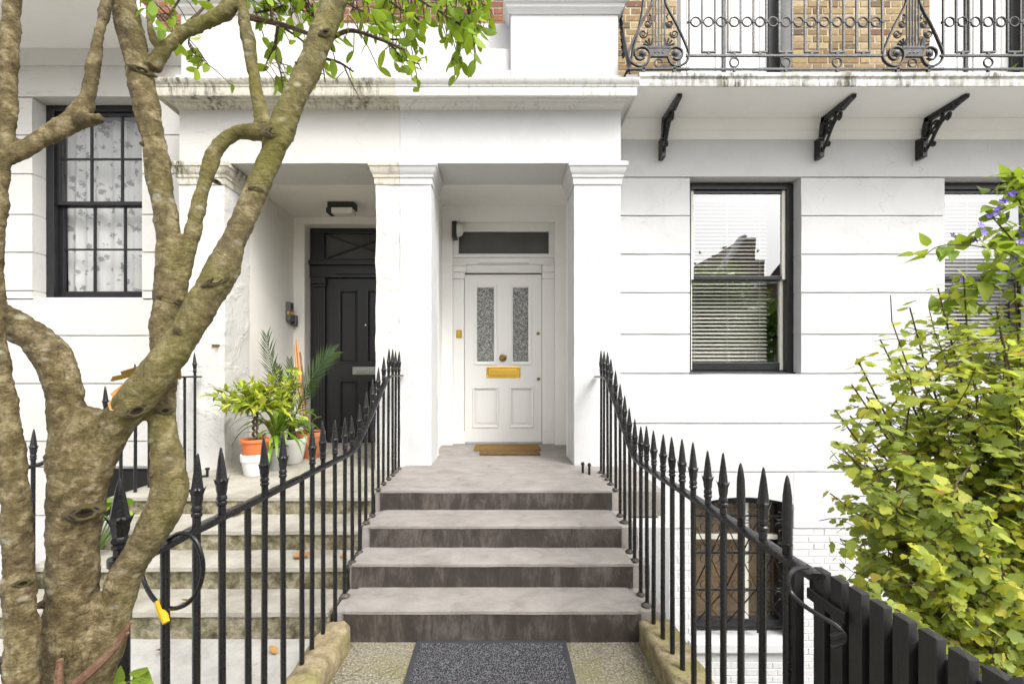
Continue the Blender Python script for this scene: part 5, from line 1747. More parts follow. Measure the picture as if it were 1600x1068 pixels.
for o, vx in ((tk, 0.0046),):
    r = o.modifiers.new('remesh', 'REMESH'); r.mode = 'VOXEL'; r.voxel_size = vx; r.use_smooth_shade = True
    s = o.modifiers.new('smooth', 'SMOOTH'); s.factor = 0.5; s.iterations = 3
    for (nm, sc_, st) in (('bark_lumps', 0.085, 0.014), ('bark_ridges', 0.024, 0.0055), ('bark_flakes', 0.008, 0.0045)):
        tx = bpy.data.textures.get(nm) or bpy.data.textures.new(nm, 'CLOUDS')
        tx.noise_scale = sc_; tx.noise_depth = 3
        d = o.modifiers.new(nm, 'DISPLACE'); d.texture = tx; d.strength = st; d.mid_level = 0.5; d.texture_coords = 'LOCAL'
# branch scars: lens-shaped collars with a dark sunken heart
M['scar'] = m_bark('dark_scar', (0.02, 0.013, 0.006), (0.045, 0.03, 0.014), (0.09, 0.06, 0.03), 0.0)


def scar_mesh():
    prof = [(1.35, -0.30), (1.12, 0.02), (0.95, 0.20), (0.80, 0.22), (0.66, 0.06), (0.55, 0.14), (0.42, 0.10), (0.28, -0.12), (0.12, -0.2), (0.01, -0.22)]
    n = 22; vs = []; fs = []
    for i, (r_, h) in enumerate(prof):
        for k in range(n):
            a = 2 * math.pi * k / n
            w = 1 + 0.10 * noise.noise(Vector((math.cos(a) * 2, math.sin(a) * 2, i * 0.4)))
            ca, sa = math.cos(a), math.sin(a)
            vs.append((1.35 * r_ * w * ca * (1 + 0.18 * abs(ca) ** 5), -h * 0.9, 0.58 * r_ * w * sa))
    for i in range(len(prof) - 1):
        for k in range(n):
            fs.append((i * n + k, i * n + (k + 1) % n, (i + 1) * n + (k + 1) % n, (i + 1) * n + k))
    me = MB().add(vs, fs).mesh('knot', M['bark'], True, 180)
    me.materials.append(M['scar'])
    for p in me.polygons:
        r_ = math.hypot(p.center.x / 1.35, p.center.z / 0.58)
        p.material_index = 1 if r_ < 0.62 or 0.90 < r_ < 0.99 else 0
    return me


SCM = scar_mesh()
rt0 = random.Random(8)
# (px, py, distance of the limb's axis, limb width px, size)
KN = [(96, 712, 0.95, 90, 0.018, 0.2), (132, 794, 0.95, 108, 0.024, 0), (82, 930, 0.955, 108, 0.019, 0), (222, 118, 1.02, 52, 0.014, 0.1), (262, 470, 1.02, 56, 0.013, 0.3), (250, 735, 0.99, 66, 0.012, -0.3),
      (232, 232, 1.02, 48, 0.011, 0.0), (338, 287, 1.04, 30, 0.009, 0.4), (36, 905, 0.86, 66, 0.012, 0.0), (258, 640, 1.0, 54, 0.011, 0.0),
      (338, 442, 0.962, 64, 0.019, -0.5), (428, 214, 0.98, 54, 0.017, -0.4), (508, 62, 0.99, 46, 0.012, -0.5), (288, 520, 0.955, 62, 0.013, 0.2), (214, 640, 0.95, 76, 0.018, -0.4), (470, 112, 0.99, 45, 0.008, 0.4), (400, 300, 0.975, 45, 0.008, 0.0), (125, 186, 0.94, 36, 0.010, 0.2)]
for (px, py, Yc, w, s, ro) in KN:
    c = P(px, py, Yc)
    view = Vector((c.x, c.y, 0)).normalized()
    cs_ = 1 / math.sqrt(1 + ((px - CX) / F) ** 2)
    q = c - view * (w * 0.5 * Yc / F * cs_ * 0.77)
    o = link('knot', SCM, tree, loc=q - tree.location)
    o.rotation_euler = (0, ro, math.atan2(-view.x, view.y))
    o.scale = (s * rt0.uniform(0.65, 0.95), s * 0.8, s * rt0.uniform(0.7, 1.1))
# twigs and leaves
TW = [([(150, -260), (190, -330), (240, -380), (270, -400)], 1.08, 5, 16), ([(640, -330), (690, -300), (740, -300), (780, -280)], 1.1, 5, 16), ([(660, -420), (620, -480), (560, -500)], 1.12, 4, 14), ([(430, -200), (470, -260), (520, -290)], 1.12, 4, 14), ([(150, -420), (110, -470), (60, -480)], 1.1, 4, 12), ([(350, -200), (300, -260), (270, -320)], 1.1, 4, 12), ([(50, -420), (20, -460), (-30, -470)], 1.0, 4, 10),
      ([(380, 25), (430, 36), (470, 48), (500, 62)], 1.07, 9, 0),
      ([(506, 68), (545, 48), (590, 60), (632, 78)], 1.05, 7, 9),
      ([(500, 90), (530, 98), (552, 112)], 1.02, 4, 3), ([(536, 100), (552, 135), (572, 170)], 1.02, 2, 0),
      ([(434, 40), (430, 80), (436, 104), (442, 127)], 1.08, 4, 5), ([(445, 45), (470, 62), (500, 92), (508, 128)], 1.1, 3, 2),
      ([(430, -40), (425, 0), (424, 32)], 1.1, 8, 8), ([(300, 30), (318, 12), (340, -20)], 1.1, 4, 0),
      ([(300, 45), (295, 70), (310, 90), (322, 95)], 1.06, 2, 8), ([(215, -20), (235, 12), (250, 25)], 1.0, 3, 7),
      ([(560, -60), (590, -15), (620, 10), (655, 30)], 1.12, 4, 26), ([(600, -50), (640, -10), (690, 20), (720, 40)], 1.12, 4, 26),
      ([(640, -50), (700, -20), (735, 20), (742, 80)], 1.15, 4, 26), ([(480, -40), (520, -10), (560, 15), (600, 30)], 1.12, 3, 26),
      ([(420, -40), (450, -10), (480, 15), (492, 30)], 1.12, 3, 20), ([(700, -40), (740, -5), (765, 15)], 1.15, 3, 12),
      ([(590, 60), (620, 62), (650, 58)], 1.08, 3, 7), ([(400, 20), (440, 10), (470, -20)], 1.1, 3, 14), ([(610, 70), (630, 92), (655, 100)], 1.05, 3, 8),
      ([(380, -30), (395, 0), (402, 30)], 1.12, 3, 8), ([(690, 20), (720, 30), (750, 26)], 1.12, 3, 12), ([(720, 60), (715, 80), (705, 96)], 1.12, 2, 6), ([(260, 30), (280, 0), (300, -30)], 1.05, 3, 6), ([(430, 70), (420, 90), (412, 110)], 1.09, 2, 5)]
leafm = leaf_mesh('leaf', OVAL, M['leaf_tree'], 0.2, 0.18).mesh('leaf', M['leaf_tree'], True, 180)
rt = random.Random(11)
for pts, Y, w, nl in TW:
    tw = MB()
    ws = [P(a, b, Y + 0.03 * math.sin(i * 1.7)) for i, (a, b) in enumerate(pts)]
    q = [Vector(v) for v in catmull([list(v) for v in ws], 5)]
    r0 = w * 0.5 * Y / F
    tw.tube(q, [r0 * (1 - 0.6 * i / len(q)) + 0.0005 for i in range(len(q))], 6)
    nl = int(nl * 2.1)
    for k in range(nl):
        f = 0.15 + 0.9 * (k + rt.random() * 0.7) / max(nl, 1)
        idx = min(len(q) - 2, int(f * (len(q) - 1)))
        p = q[idx] + Vector((rt.gauss(0, 0.012), rt.gauss(0, 0.045), rt.gauss(0, 0.012)))
        ax = (q[idx + 1] - q[idx]).normalized()
        d = ax * 0.4 + Vector((rt.gauss(0, 0.7), rt.gauss(0, 0.4), -0.55 + rt.gauss(0, 0.45)))
        # leaf stalk
        tip = p
        tw.tube([q[idx], (q[idx] + tip) / 2 + Vector((0, 0, 0.004)), tip], 0.0011, 4)
        place_leaf(leafm, 'leaf', tree, tip, d, rt.uniform(0.024, 0.046), rt.uniform(-1.3, 1.3) + math.pi / 2)
    tw.build('twig', M['twig'], tree, smooth=True)
# dead leaves caught in the fork, broken twigs at the foot
deadm = leaf_mesh('leaf', [(0.03, 0.0), (0.22, 0.12), (0.30, 0.3), (0.36, 0.5), (0.22, 0.6), (0.26, 0.78), (0.05, 1.0)], M['dead'], 0.5, -0.35).mesh('fallen_leaf', M['dead'], True, 180)
spots = [(232, 572, 0.96), (206, 598, 0.95), (252, 560, 0.97)]
for i, (a, b, c) in enumerate(spots):
    place_leaf(deadm, 'dead_leaf', tree, P(a, b, c), Vector((-0.5 + 0.4 * i, -0.1, -0.5)), 0.07 - 0.008 * i, 0.7 * i)
twf = thing('broken_twig', 'bare reddish broken twig lying at the foot of the tree', 'twig', P(140, 1068, 0.95))
mb = MB()
for pts in ([(110, 1075, 0.9, 16), (150, 1040, 0.9, 14), (180, 1010, 0.9, 11), (205, 970, 0.9, 5)], [(172, 1020, 0.9, 8), (192, 1000, 0.89, 6), (200, 988, 0.88, 4)], [(96, 1110, 0.9, 12), (92, 1060, 0.9, 11), (94, 1030, 0.9, 9)]):
    q = catmull([list(P(a, b, c)) + [w * 0.5 * c / F] for a, b, c, w in pts], 5)
    mb.tube([v[:3] for v in q], [v[3] for v in q], 7)
M['redtwig'] = m_bark('reddish_twig', (0.17, 0.08, 0.045), (0.24, 0.13, 0.08), (0.30, 0.2, 0.13), 0.2)
mb.build('stem', M['redtwig'], twf, smooth=True)
gp_ = thing('ground_plant', 'low green leafy weed at the foot of the tree beside the iron post', 'plant', (-0.85, 1.06, 0.0))
r5 = random.Random(5)
gm = leaf_mesh('leaf', POINTED, M['leaf_vine'], 0.25, 0.3).mesh('leaf', M['leaf_vine'], True, 180)
mb = MB()
for k in range(26):
    p = P(r5.uniform(140, 228), r5.uniform(1045, 1090), r5.uniform(0.98, 1.1))
    mb.tube([(p.x * 0.97 - 0.02, p.y, 0.0), (p.x, p.y, p.z)], [0.003, 0.0012], 5)
    place_leaf(gm, 'leaf', gp_, p, Vector((r5.gauss(0, 1), r5.gauss(-0.3, 0.6), r5.gauss(0.1, 0.4))), r5.uniform(0.04, 0.06), r5.uniform(-0.5, 0.5))
mb.build('stems', M['leaf_dark'], gp_)
# broad-leaved plant seen through the trunks, beside the mossy steps
bp = thing('ground_plant', 'broad bright green leaves beside the mossy steps behind the tree', 'plant', (-2.72, 3.0, 0.3))
bm_ = leaf_mesh('leaf', ROUND, M['leaf_strap'], 0.1, 0.2).mesh('leaf', M['leaf_strap'], True, 180)
mb = MB()
for k, (a, b) in enumerate(((168, 795), (182, 782), (200, 790), (176, 812), (192, 806), (208, 802), (160, 780))):
    p = P(a, b, 3.05)
    mb.tube([(-2.7, 3.0, 0.31), (p.x, p.y, p.z)], 0.004, 5)
    place_leaf(bm_, 'leaf', bp, p, Vector((r5.gauss(0, 0.6), -0.5, r5.gauss(0.1, 0.4))), r5.uniform(0.09, 0.13), r5.uniform(-0.4, 0.4))
mb.build('stems', M['leaf_dark'], bp)

# ---- leafy shrub behind the gate
shrub = thing('leafy_shrub', 'big yellow-green leafy shrub growing behind the gate against the white wall', 'shrub', (2.35, 1.95, 0))
rs = random.Random(21)
lob = lobed()
lobm = lob.mesh('leaf', M['leaf_shrub'], True, 180)
ovm = leaf_mesh('leaf', OVAL, M['leaf_shrub'], 0.2, 0.2)
sink = MB(); wood = MB()
base = Vector((2.30, 1.95, 0.0))
leaves = []


def crown_ok(p):
    """uneven outline of the crown as the place has it"""
    dx = (p.x - 2.22) / 0.86; dy = (p.y - 2.02) / 0.36; dz = (p.z - 1.0) / 0.88
    r = (abs(dx) ** 3 + abs(dy) ** 3 + abs(dz) ** 3) ** (1 / 3)
    if p.x < 1.85:
        # left flank leans away near the foot and towards the top
        lim = 0.745 * p.y + 0.30 * max(0, p.z - 1.45) / 0.4 + 0.25 * max(0, 0.75 - p.z) + 0.05 * noise.noise(p * 6)
        if p.x < lim:
            return False
    return r < 1.0 + 0.28 * noise.noise(p * 3.1)


def shoot(a, b, r0, depth, sag):
    n = 7
    pts = []
    for i in range(n + 1):
        t_ = i / n
        p = a.lerp(b, t_) + Vector((noise.noise(a * 5 + Vector((t_ * 2.2, 0, 0))) * 0.05, noise.noise(a * 5 + Vector((0, t_ * 2.2, 7))) * 0.05, sag * math.sin(math.pi * t_)))
        pts.append(p)
    wood.tube(pts, [r0 * (1 - 0.72 * i / n) + 0.0008 for i in range(n + 1)], 6)
    L = (b - a).length
    if depth < 2:
        for k in range(7 if depth == 0 else 4):
            t_ = rs.uniform(0.28, 1.0)
            i = min(n - 1, int(t_ * n))
            s = pts[i]
            d = (b - a).normalized() * 0.5 + Vector((rs.gauss(0, 0.75), rs.gauss(0, 0.6), rs.gauss(0.25, 0.5)))
            e = s + d.normalized() * L * rs.uniform(0.28, 0.5) * (1.0 if depth == 0 else 0.9)
            if crown_ok(s.lerp(e, 0.8)):
                shoot(s, e, r0 * 0.42, depth + 1, rs.uniform(-0.02, 0.05))
    if depth >= 0:
        m = int(L / (0.029 if depth else 0.022))
        for k in range(m):
            t_ = (k + rs.random()) / m
            if depth == 0:
                t_ = 0.50 + 0.5 * t_
            i = min(n - 1, int(t_ * n))
            p = pts[i].lerp(pts[i + 1], t_ * n - i) + Vector((rs.gauss(0, 0.018), rs.gauss(0, 0.018), rs.gauss(0, 0.012)))
            ow = (p - Vector((2.5, 2.2, 0.9))).normalized()
            d = ow * 0.55 + Vector((rs.gauss(0, 0.8), rs.gauss(0, 0.6), rs.gauss(-0.42, 0.32)))
            leaves.append((p, d, rs.uniform(0.022, 0.060) * (0.85 if t_ > 0.8 else 1), rs.gauss(0, 0.45), depth == 0 and t_ > 0.7))


tips = []
for k in range(44):
    while True:
        p = Vector((rs.uniform(1.36, 3.05), rs.uniform(1.6, 2.4), rs.uniform(0.3, 1.92)))
        if crown_ok(p) and (p - base).length > 0.45:
            break
    tips.append(p)
tips += [P(1302, 690, 1.9), P(1298, 770, 1.95), P(1335, 560, 1.95), P(1420, 480, 2.0), P(1500, 430, 2.0), P(1580, 440, 2.0), P(1310, 840, 1.85), P(1350, 620, 1.75), P(1400, 560, 1.85), P(1560, 520, 1.7), P(1450, 720, 1.6), P(1420, 850, 1.6), P(1530, 800, 1.6), P(1360, 930, 1.7), P(1480, 930, 1.7), P(1560, 900, 1.65), P(1340, 740, 1.7), P(1325, 600, 1.95), P(1370, 530, 1.95), P(1460, 450, 1.95), P(1300, 640, 1.95)]
for p in tips:
    s = base + Vector((rs.gauss(0, 0.06), rs.gauss(0, 0.05), 0))
    mid = base.lerp(p, 0.35) + Vector((0.0, 0, 0.12))
    shoot(s.lerp(mid, 0.0), p, 0.0072, 0, 0.08)
leaves = [l[:4] for l in leaves if l[4] or crown_ok(l[0] + Vector((0.03, 0, 0)))]
leaves.sort(key=lambda l: l[0].y - 0.5 * l[2] * 10)
for i, (p, d, s, ro) in enumerate(leaves):
    if i < 300:
        place_leaf(lobm, 'leaf', shrub, p, d, s, ro)
    else:
        sink_leaf(sink, lob, p, d, s, ro)
print('SHRUB LEAVES', len(leaves))
stuff(sink.build('foliage', M['leaf_shrub'], shrub, smooth=True, sharp=180))
wood.build('branches', M['twig'], shrub, smooth=True)

# ---- purple-flowered climber above it
vine = thing('flowering_climber', 'arching climber with small purple flowers above the leafy shrub', 'climber', (2.75, 2.05, 0))
vw = MB()
rv = random.Random(4)
vm = leaf_mesh('leaf', POINTED, M['leaf_vine'], 0.2, 0.25).mesh('leaf', M['leaf_vine'], True, 180)


def flower_mesh():
    mb = MB()
    for k in range(5):
        a = 2 * math.pi * k / 5
        d = Vector((math.cos(a), math.sin(a), 0)); s = Vector((-d.y, d.x, 0))
        mb.add([(0, 0, 0), d * 0.6 + s * 0.32 + Vector((0, 0, 0.15)), d * 1.0 + Vector((0, 0, 0.22)), d * 0.6 - s * 0.32 + Vector((0, 0, 0.15))], [(0, 1, 2, 3)])
    return mb.mesh('flower', M['purple'])


flm = flower_mesh()
VN = [[(1760, 980), (1700, 700), (1640, 480), (1590, 405), (1530, 385), (1470, 384), (1442, 402)],
      [(1690, 640), (1640, 420), (1600, 330), (1580, 290), (1560, 285)], [(1640, 480), (1600, 400), (1560, 350), (1540, 330)],
      [(1660, 560), (1620, 460), (1560, 420), (1530, 440)], [(1700, 500), (1650, 380), (1620, 320), (1600, 300)],
      [(1600, 480), (1560, 450), (1520, 445), (1490, 470)], [(1640, 420), (1600, 380), (1575, 360), (1560, 375)], [(1620, 560), (1560, 500), (1500, 460), (1470, 480)]]
for bi, pts in enumerate(VN):
    Yv = 2.0 + 0.04 * bi - 0.1
    q = [Vector(v) for v in catmull([list(P(a, b, Yv)) for a, b in pts], 6)]
    vw.tube(q, [0.005 - 0.0035 * i / len(q) for i in range(len(q))], 5)
    for i in range(6 if bi == 0 else 2, len(q) - 1):
        for rep in range(2):
            d = (q[i + 1] - q[i]).normalized() * 0.5 + Vector((rv.gauss(0, 0.6), rv.gauss(-0.2, 0.5), rv.gauss(-0.1, 0.6)))
            p = q[i] + Vector((rv.gauss(0, 0.012), rv.gauss(0, 0.03), rv.gauss(0, 0.012)))
            if bi == 0 and i > 24 and rep:
                continue
            place_leaf(vm, 'leaf', vine, p, d, rv.uniform(0.05, 0.10), rv.uniform(-0.6, 0.6))
        if rv.random() < (0.3 if bi else 0.2):
            p = q[i] + Vector((rv.gauss(0, 0.03), -0.03, rv.gauss(0.02, 0.03)))
            o = place_leaf(flm, 'flower', vine, p, Vector((rv.gauss(0, 0.3), 0.2, 1)), rv.uniform(0.012, 0.02), 0)
for (a, b) in ((1543, 338), (1520, 378), (1528, 377), (1571, 312), (1560, 330), (1583, 305), (1480, 457), (1536, 385)):
    for j in range(2):
        place_leaf(flm, 'flower', vine, P(a + rv.uniform(-5, 5), b + rv.uniform(-4, 4), 1.9), Vector((rv.gauss(0, 0.4), 0.3, 1)), rv.uniform(0.014, 0.02), 0)
vw.build('stem', M['twig'], vine, smooth=True)
# fern fronds on the balcony
pf = thing('balcony_plant', 'bright green plant on the balcony behind the railing', 'plant', (5.25, 4.5, 4.31))
for k in range(34):
    p = Vector((rv.uniform(4.85, 5.6), rv.uniform(4.4, 4.6), 4.33 + rv.uniform(0.0, 0.12)))
    place_leaf(vm, 'leaf', pf, p, Vector((rv.gauss(0, 0.8), rv.gauss(0, 0.4), rv.uniform(0.2, 0.9))), rv.uniform(0.06, 0.11), rv.uniform(-0.6, 0.6))

# ================================================================== pots in the black door porch
def pot_mb(o, rt_, rb_, h, lip=0.02, liph=0.03, n=24):
    x, y, z = o
    prof = [(rb_ * 0.96, 0.0), (rb_, 0.004), (rt_ - lip * 0.6, h - liph), (rt_, h - liph + 0.002), (rt_ + 0.001, h - 0.004), (rt_ - 0.004, h), (rt_ - 0.012, h - 0.002), (rt_ - 0.016, h - 0.02), (0.002, h - 0.022)]
    return MB().lathe(prof, n, (x, y, z))


def pot(name, label, o, rt_, rb_, h, mat, cat='pot', lip=0.02, liph=0.03, soil=True):
    t_ = thing(name, label, cat, o, 'pots in the porch of the black door')
    pot_mb(o, rt_, rb_, h, lip, liph).build('pot', mat, t_, smooth=True, sharp=40)
    if soil:
        MB().lathe([(rt_ - 0.017, h - 0.019), (rt_ * 0.5, h - 0.008), (0.002, h - 0.006)], 16, o, cap=False).build('compost', M['soil'], t_, smooth=True)
    return t_


rp = random.Random(17)
X1, Y1_ = -2.27, 4.20
wp = thing('outer_pot', 'white plastic pot holding the orange pot, nearest the railing', 'pot', (X1, Y1_, LZ), 'pots in the porch of the black door')
MB().lathe([(0.088, 0.002), (0.092, 0.006), (0.112, 0.135), (0.122, 0.137), (0.124, 0.195), (0.118, 0.2), (0.108, 0.196), (0.104, 0.14), (0.002, 0.13)], 28, (X1, Y1_, LZ)).build('pot', M['whitepot'], wp, smooth=True, sharp=40)
pl1 = pot('potted_plant', 'lime-leaved bush with a twisted stem in an orange plastic pot', (X1, Y1_, LZ + 0.132), 0.128, 0.095, 0.205, M['orangepot'], 'potted plant')
# twisted stems
for ph in (0.0, math.pi):
    pts = [(X1 + 0.02 * math.cos(ph + q * 0.9), Y1_ + 0.02 * math.sin(ph + q * 0.9), LZ + 0.31 + q * 0.0165) for q in range(18)]
    MB().tube(pts, 0.011, 7).build('twisted_stem', M['twig'], pl1, smooth=True)
nm = leaf_mesh('leaf', NARROW, M['leaf_pot'], 0.25, 0.25).mesh('leaf', M['leaf_pot'], True, 180)
pm = leaf_mesh('leaf', POINTED, M['leaf_pot'], 0.25, 0.25).mesh('leaf', M['leaf_pot'], True, 180)
tw1 = MB()
top = Vector((X1, Y1_, LZ + 0.6))
for k in range(70):
    a = rp.uniform(0, 2 * math.pi); el = rp.uniform(-0.1, 1.2)
    L = rp.uniform(0.16, 0.40) * (1.0 if el > 0.2 else 0.8)
    e = top + Vector((math.cos(a) * math.cos(el) * L * 1.15, math.sin(a) * math.cos(el) * L * 0.55, math.sin(el) * L - 0.02))
    if k < 3:
        e = top + Vector((-0.36 + 0.05 * k, -0.05, 0.22 - 0.12 * k))
    q = [top.lerp(e, i / 6) + Vector((0, 0, 0.03 * math.sin(math.pi * i / 6))) for i in range(7)]
    tw1.tube(q, [0.004 - 0.0028 * i / 6 for i in range(7)], 5)
    for i in range(2, 7):
        for rep in range(2 if k > 2 else 1):
            d = (e - top).normalized() * 0.6 + Vector((rp.gauss(0, 0.6), rp.gauss(-0.1, 0.5), rp.gauss(0.1, 0.5)))
            place_leaf(pm if rp.random() < 0.3 else nm, 'leaf', pl1, q[i], d, rp.uniform(0.06, 0.115), rp.uniform(-0.7, 0.7))
tw1.build('twigs', M['twig'], pl1, smooth=True)

X2, Y2_ = -2.20, 4.44
pl2 = pot('potted_plant', 'strap-leaved green plant in a dull zinc bucket', (X2, Y2_, LZ), 0.115, 0.085, 0.225, M['zinc'], 'potted plant', 0.008, 0.015)


def strap(o, d, L, droop, w, parent, mat, name='leaf'):
    """arching strap leaf, its own mesh"""
    mb = MB(); vs = []; fs = []
    n = 9
    d = Vector(d).normalized()
    side = d.cross(Vector((0, 0, 1)))
    if side.length < 1e-3:
        side = Vector((1, 0, 0))
    side.normalize()
    p = Vector(o); v = d.copy()
    for i in range(n + 1):
        t_ = i / n
        ww = w * (0.45 + 1.5 * t_ if t_ < 0.35 else 1.0 * (1 - ((t_ - 0.35) / 0.65) ** 2.2)) + 0.0006
        up = side.cross(v).normalized()
        vs += [p - side * ww + up * ww * 0.35, p, p + side * ww + up * ww * 0.35]
        p = p + v * (L / n)
        v = (v + Vector((0, 0, -droop / n))).normalized()
    for i in range(n):
        a = 3 * i
        fs += [(a, a + 1, a + 4, a + 3), (a + 1, a + 2, a + 5, a + 4)]
    mb.add(vs, fs)
    return mb.build(name, mat, parent, smooth=True, sharp=180)


for k in range(46):
    a = 2 * math.pi * k / 46 * 3.4 + rp.uniform(-0.2, 0.2)
    el = rp.uniform(0.35, 1.35)
    d = (math.cos(a) * math.cos(el), math.sin(a) * math.cos(el) * 0.75 - 0.12, math.sin(el))
    strap((X2 + 0.02 * math.cos(a), Y2_ + 0.02 * math.sin(a), LZ + 0.22 + rp.uniform(0, 0.2)), d, rp.uniform(0.30, 0.58), rp.uniform(1.5, 3.4), rp.uniform(0.013, 0.023), pl2, M['leaf_strap'])

X3, Y3_ = -2.20, 4.78
pl3 = pot('potted_plant', 'young date palm with feathery fronds in a ribbed white pot', (X3, Y3_, LZ), 0.15, 0.105, 0.26, M['whitepot'], 'potted plant', 0.012, 0.05)
MB().ring((X3, Y3_, LZ + 0.20), 0.138, 0.006, 'z', 28, 6).build('pot_rib', M['whitepot'], pl3, smooth=True)


def frond(o, e, bow, parent, n=24, wl=0.16):
    o = Vector(o); e = Vector(e)
    mb = MB()
    pts = [o.lerp(e, i / 12) + Vector(bow) * math.sin(math.pi * i / 12) for i in range(13)]
    mb.tube(pts, [0.006 - 0.0045 * i / 12 for i in range(13)], 5)
    for k in range(n):
        t_ = 0.18 + 0.82 * k / n
        i = min(11, int(t_ * 12))
        p = pts[i].lerp(pts[i + 1], t_ * 12 - i)
        ax = (pts[i + 1] - pts[i]).normalized()
        s = ax.cross(Vector((0.2, 1, 0.1))).normalized()
        for sg in (-1, 1):
            d = (ax * 0.95 + s * sg * (0.75 - 0.3 * t_) + Vector((0, rp.gauss(0, 0.12), -0.08))).normalized()
            L = wl * (0.55 + 0.9 * math.sin(math.pi * min(1, 0.15 + t_ * 0.8))) * rp.uniform(0.85, 1.1)
            q = d.cross(Vector((0, 1, 0))).normalized() * 0.0055
            mb.add([p - q * 0.5, p + q * 0.5, p + d * L * 0.5 + q, p + d * L, p + d * L * 0.5 - q], [(0, 1, 2, 3, 4)])
    return mb.build('frond', M['leaf_palm'], parent)


c3 = (X3, Y3_, LZ + 0.42)
frond(c3, P(416, 522, 4.75), (-0.05, 0, 0.02), pl3)
frond(c3, P(522, 550, 4.85), (0.03, 0, 0.16), pl3)
frond(c3, P(452, 560, 4.8), (0.01, 0, 0.03), pl3, 18, 0.11)
frond(c3, P(434, 572, 4.6), (-0.05, 0, 0.05), pl3, 18, 0.12)
frond(c3, P(490, 600, 4.6), (0.03, 0, 0.08), pl3, 16, 0.10)
MB().lathe([(0.035, 0.24), (0.04, 0.30), (0.03, 0.38), (0.018, 0.45)], 9, (X3, Y3_, LZ)).build('palm_stem', M['twig'], pl3, smooth=True)
for (a, b) in (((475, 640), (464, 532)), ((470, 640), (461, 540))):
    st = MB().bar(P(a[0], a[1] + 8, 4.95), P(b[0], b[1], 5.2), 0.022, 0.022).build('garden_cane', m_plain('orange_cane', (0.42, 0.19, 0.06), 0.6) if 'orange_cane' not in bpy.data.materials else bpy.data.materials['orange_cane'], pl3)
X4, Y4_ = -2.13, 5.06
pl4 = pot('potted_plant', 'round-leaved plant in a big ribbed terracotta pot beside the black door', (X4, Y4_, LZ), 0.165, 0.11, 0.29, M['terracotta'], 'potted plant', 0.014, 0.05)
for k in range(4):
    MB().ring((X4, Y4_, LZ + 0.19 + 0.012 * k), 0.137 + 0.002 * k, 0.004, 'z', 28, 6).build('pot_rib', M['terracotta'], pl4, smooth=True)
rdm = leaf_mesh('leaf', ROUND, M['leaf_dark'], 0.1, 0.3).mesh('leaf', M['leaf_dark'], True, 180)
ss = MB()
for k in range(16):
    a = rp.uniform(0, 2 * math.pi)
    p = Vector((X4 + 0.15 * math.cos(a) * rp.uniform(0.3, 1.1), Y4_ - 0.03 + 0.1 * math.sin(a), LZ + 0.29 + rp.uniform(0.02, 0.2)))
    ss.tube([(X4, Y4_, LZ + 0.27), (p.x * 0.5 + X4 * 0.5, p.y, p.z - 0.01), p], 0.0035, 5)
    place_leaf(rdm, 'leaf', pl4, p, Vector((math.cos(a), math.sin(a) - 0.6, rp.uniform(-0.2, 0.5))), rp.uniform(0.07, 0.12), rp.uniform(-0.5, 0.5))
ss.tube([tuple(P(478, 655, 5.06)), tuple(P(474, 600, 5.1)), tuple(P(469, 550, 5.15))], [0.012, 0.010, 0.009], 6)
ss.build('stems', M['redtwig'], pl4, smooth=True)
X5, Y5_ = -2.02, 4.62
# second lime bush, standing behind the bucket
X5, Y5_ = -2.30, 4.78
pl5 = pot('potted_plant', 'lime-leaved upright bush in a small brown pot behind the zinc bucket', (-2.36, 4.72, LZ), 0.10, 0.075, 0.20, M['terracotta'], 'potted plant')
tw5 = MB()
for k in range(30):
    bs_ = Vector((-2.36, 4.72, LZ + 0.2))
    e = P(rp.uniform(430, 472), rp.uniform(575, 660), 4.6 + rp.uniform(-0.1, 0.1))
    q = [bs_.lerp(e, i / 7) + Vector((0, 0, 0.05 * math.sin(math.pi * i / 7))) for i in range(8)]
    tw5.tube(q, [0.005 - 0.0035 * i / 7 for i in range(8)], 5)
    for i in range(4, 8):
        for rep in range(2):
            d = Vector((rp.gauss(0, 0.8), rp.gauss(-0.3, 0.6), rp.gauss(0.1, 0.5)))
            place_leaf(pm, 'leaf', pl5, q[i] + Vector((rp.gauss(0, 0.015), 0, rp.gauss(0, 0.015))), d, rp.uniform(0.06, 0.10), rp.uniform(-0.7, 0.7))
tw5.build('twigs', M['twig'], pl5, smooth=True)

# ================================================================== fallen leaves
FL = [((365, 808), 0.45, 'curled tan fallen leaf on the third mossy step behind the railing', 0.11), ((458, 871), 0.31, 'yellow fallen leaf on the second mossy step', 0.11), ((290, 940), 0.165, 'orange-brown fallen leaf on the lowest mossy step near the cable lock', 0.10),
      ((432, 1024), 0.0, 'crisp brown fallen leaf on the pale paving by the sandstone kerb', 0.06), ((486, 995), 0.0, 'pinkish brown fallen leaf beside the sandstone kerb', 0.06), ((255, 1018), 0.0, 'small yellow fallen leaf on the pale paving by the lock', 0.06),
      ((536, 873), 0.31, 'tiny orange fallen leaf at the edge of the mossy step', 0.05), ((330, 893), 0.165, 'dark speck of a fallen leaf on the lowest mossy step', 0.04)]
rf = random.Random(2)
for (px, py), z, lab, s in FL:
    Y = F * (CH - z) / (py - CY)
    o = bpy.data.objects.new('fallen_leaf', deadm)
    COL.objects.link(o)
    o.location = ((px - CX) * Y / F, Y, z + 0.012)
    o.rotation_euler = (rf.uniform(-0.25, 0.25), rf.uniform(-0.25, 0.25), rf.uniform(0, 6.28))
    o.scale = (s, s, s)
    tag(o, lab, 'leaf', 'fallen leaves')

# ================================================================== the other side of the street (seen in the window panes)
M['oppbrick'] = m_plain('far_brown_brick', (0.17, 0.125, 0.095), 0.9, bump=0.3, bscale=8, var=0.2)
M['slate'] = m_plain('far_slate', (0.09, 0.09, 0.10), 0.7)


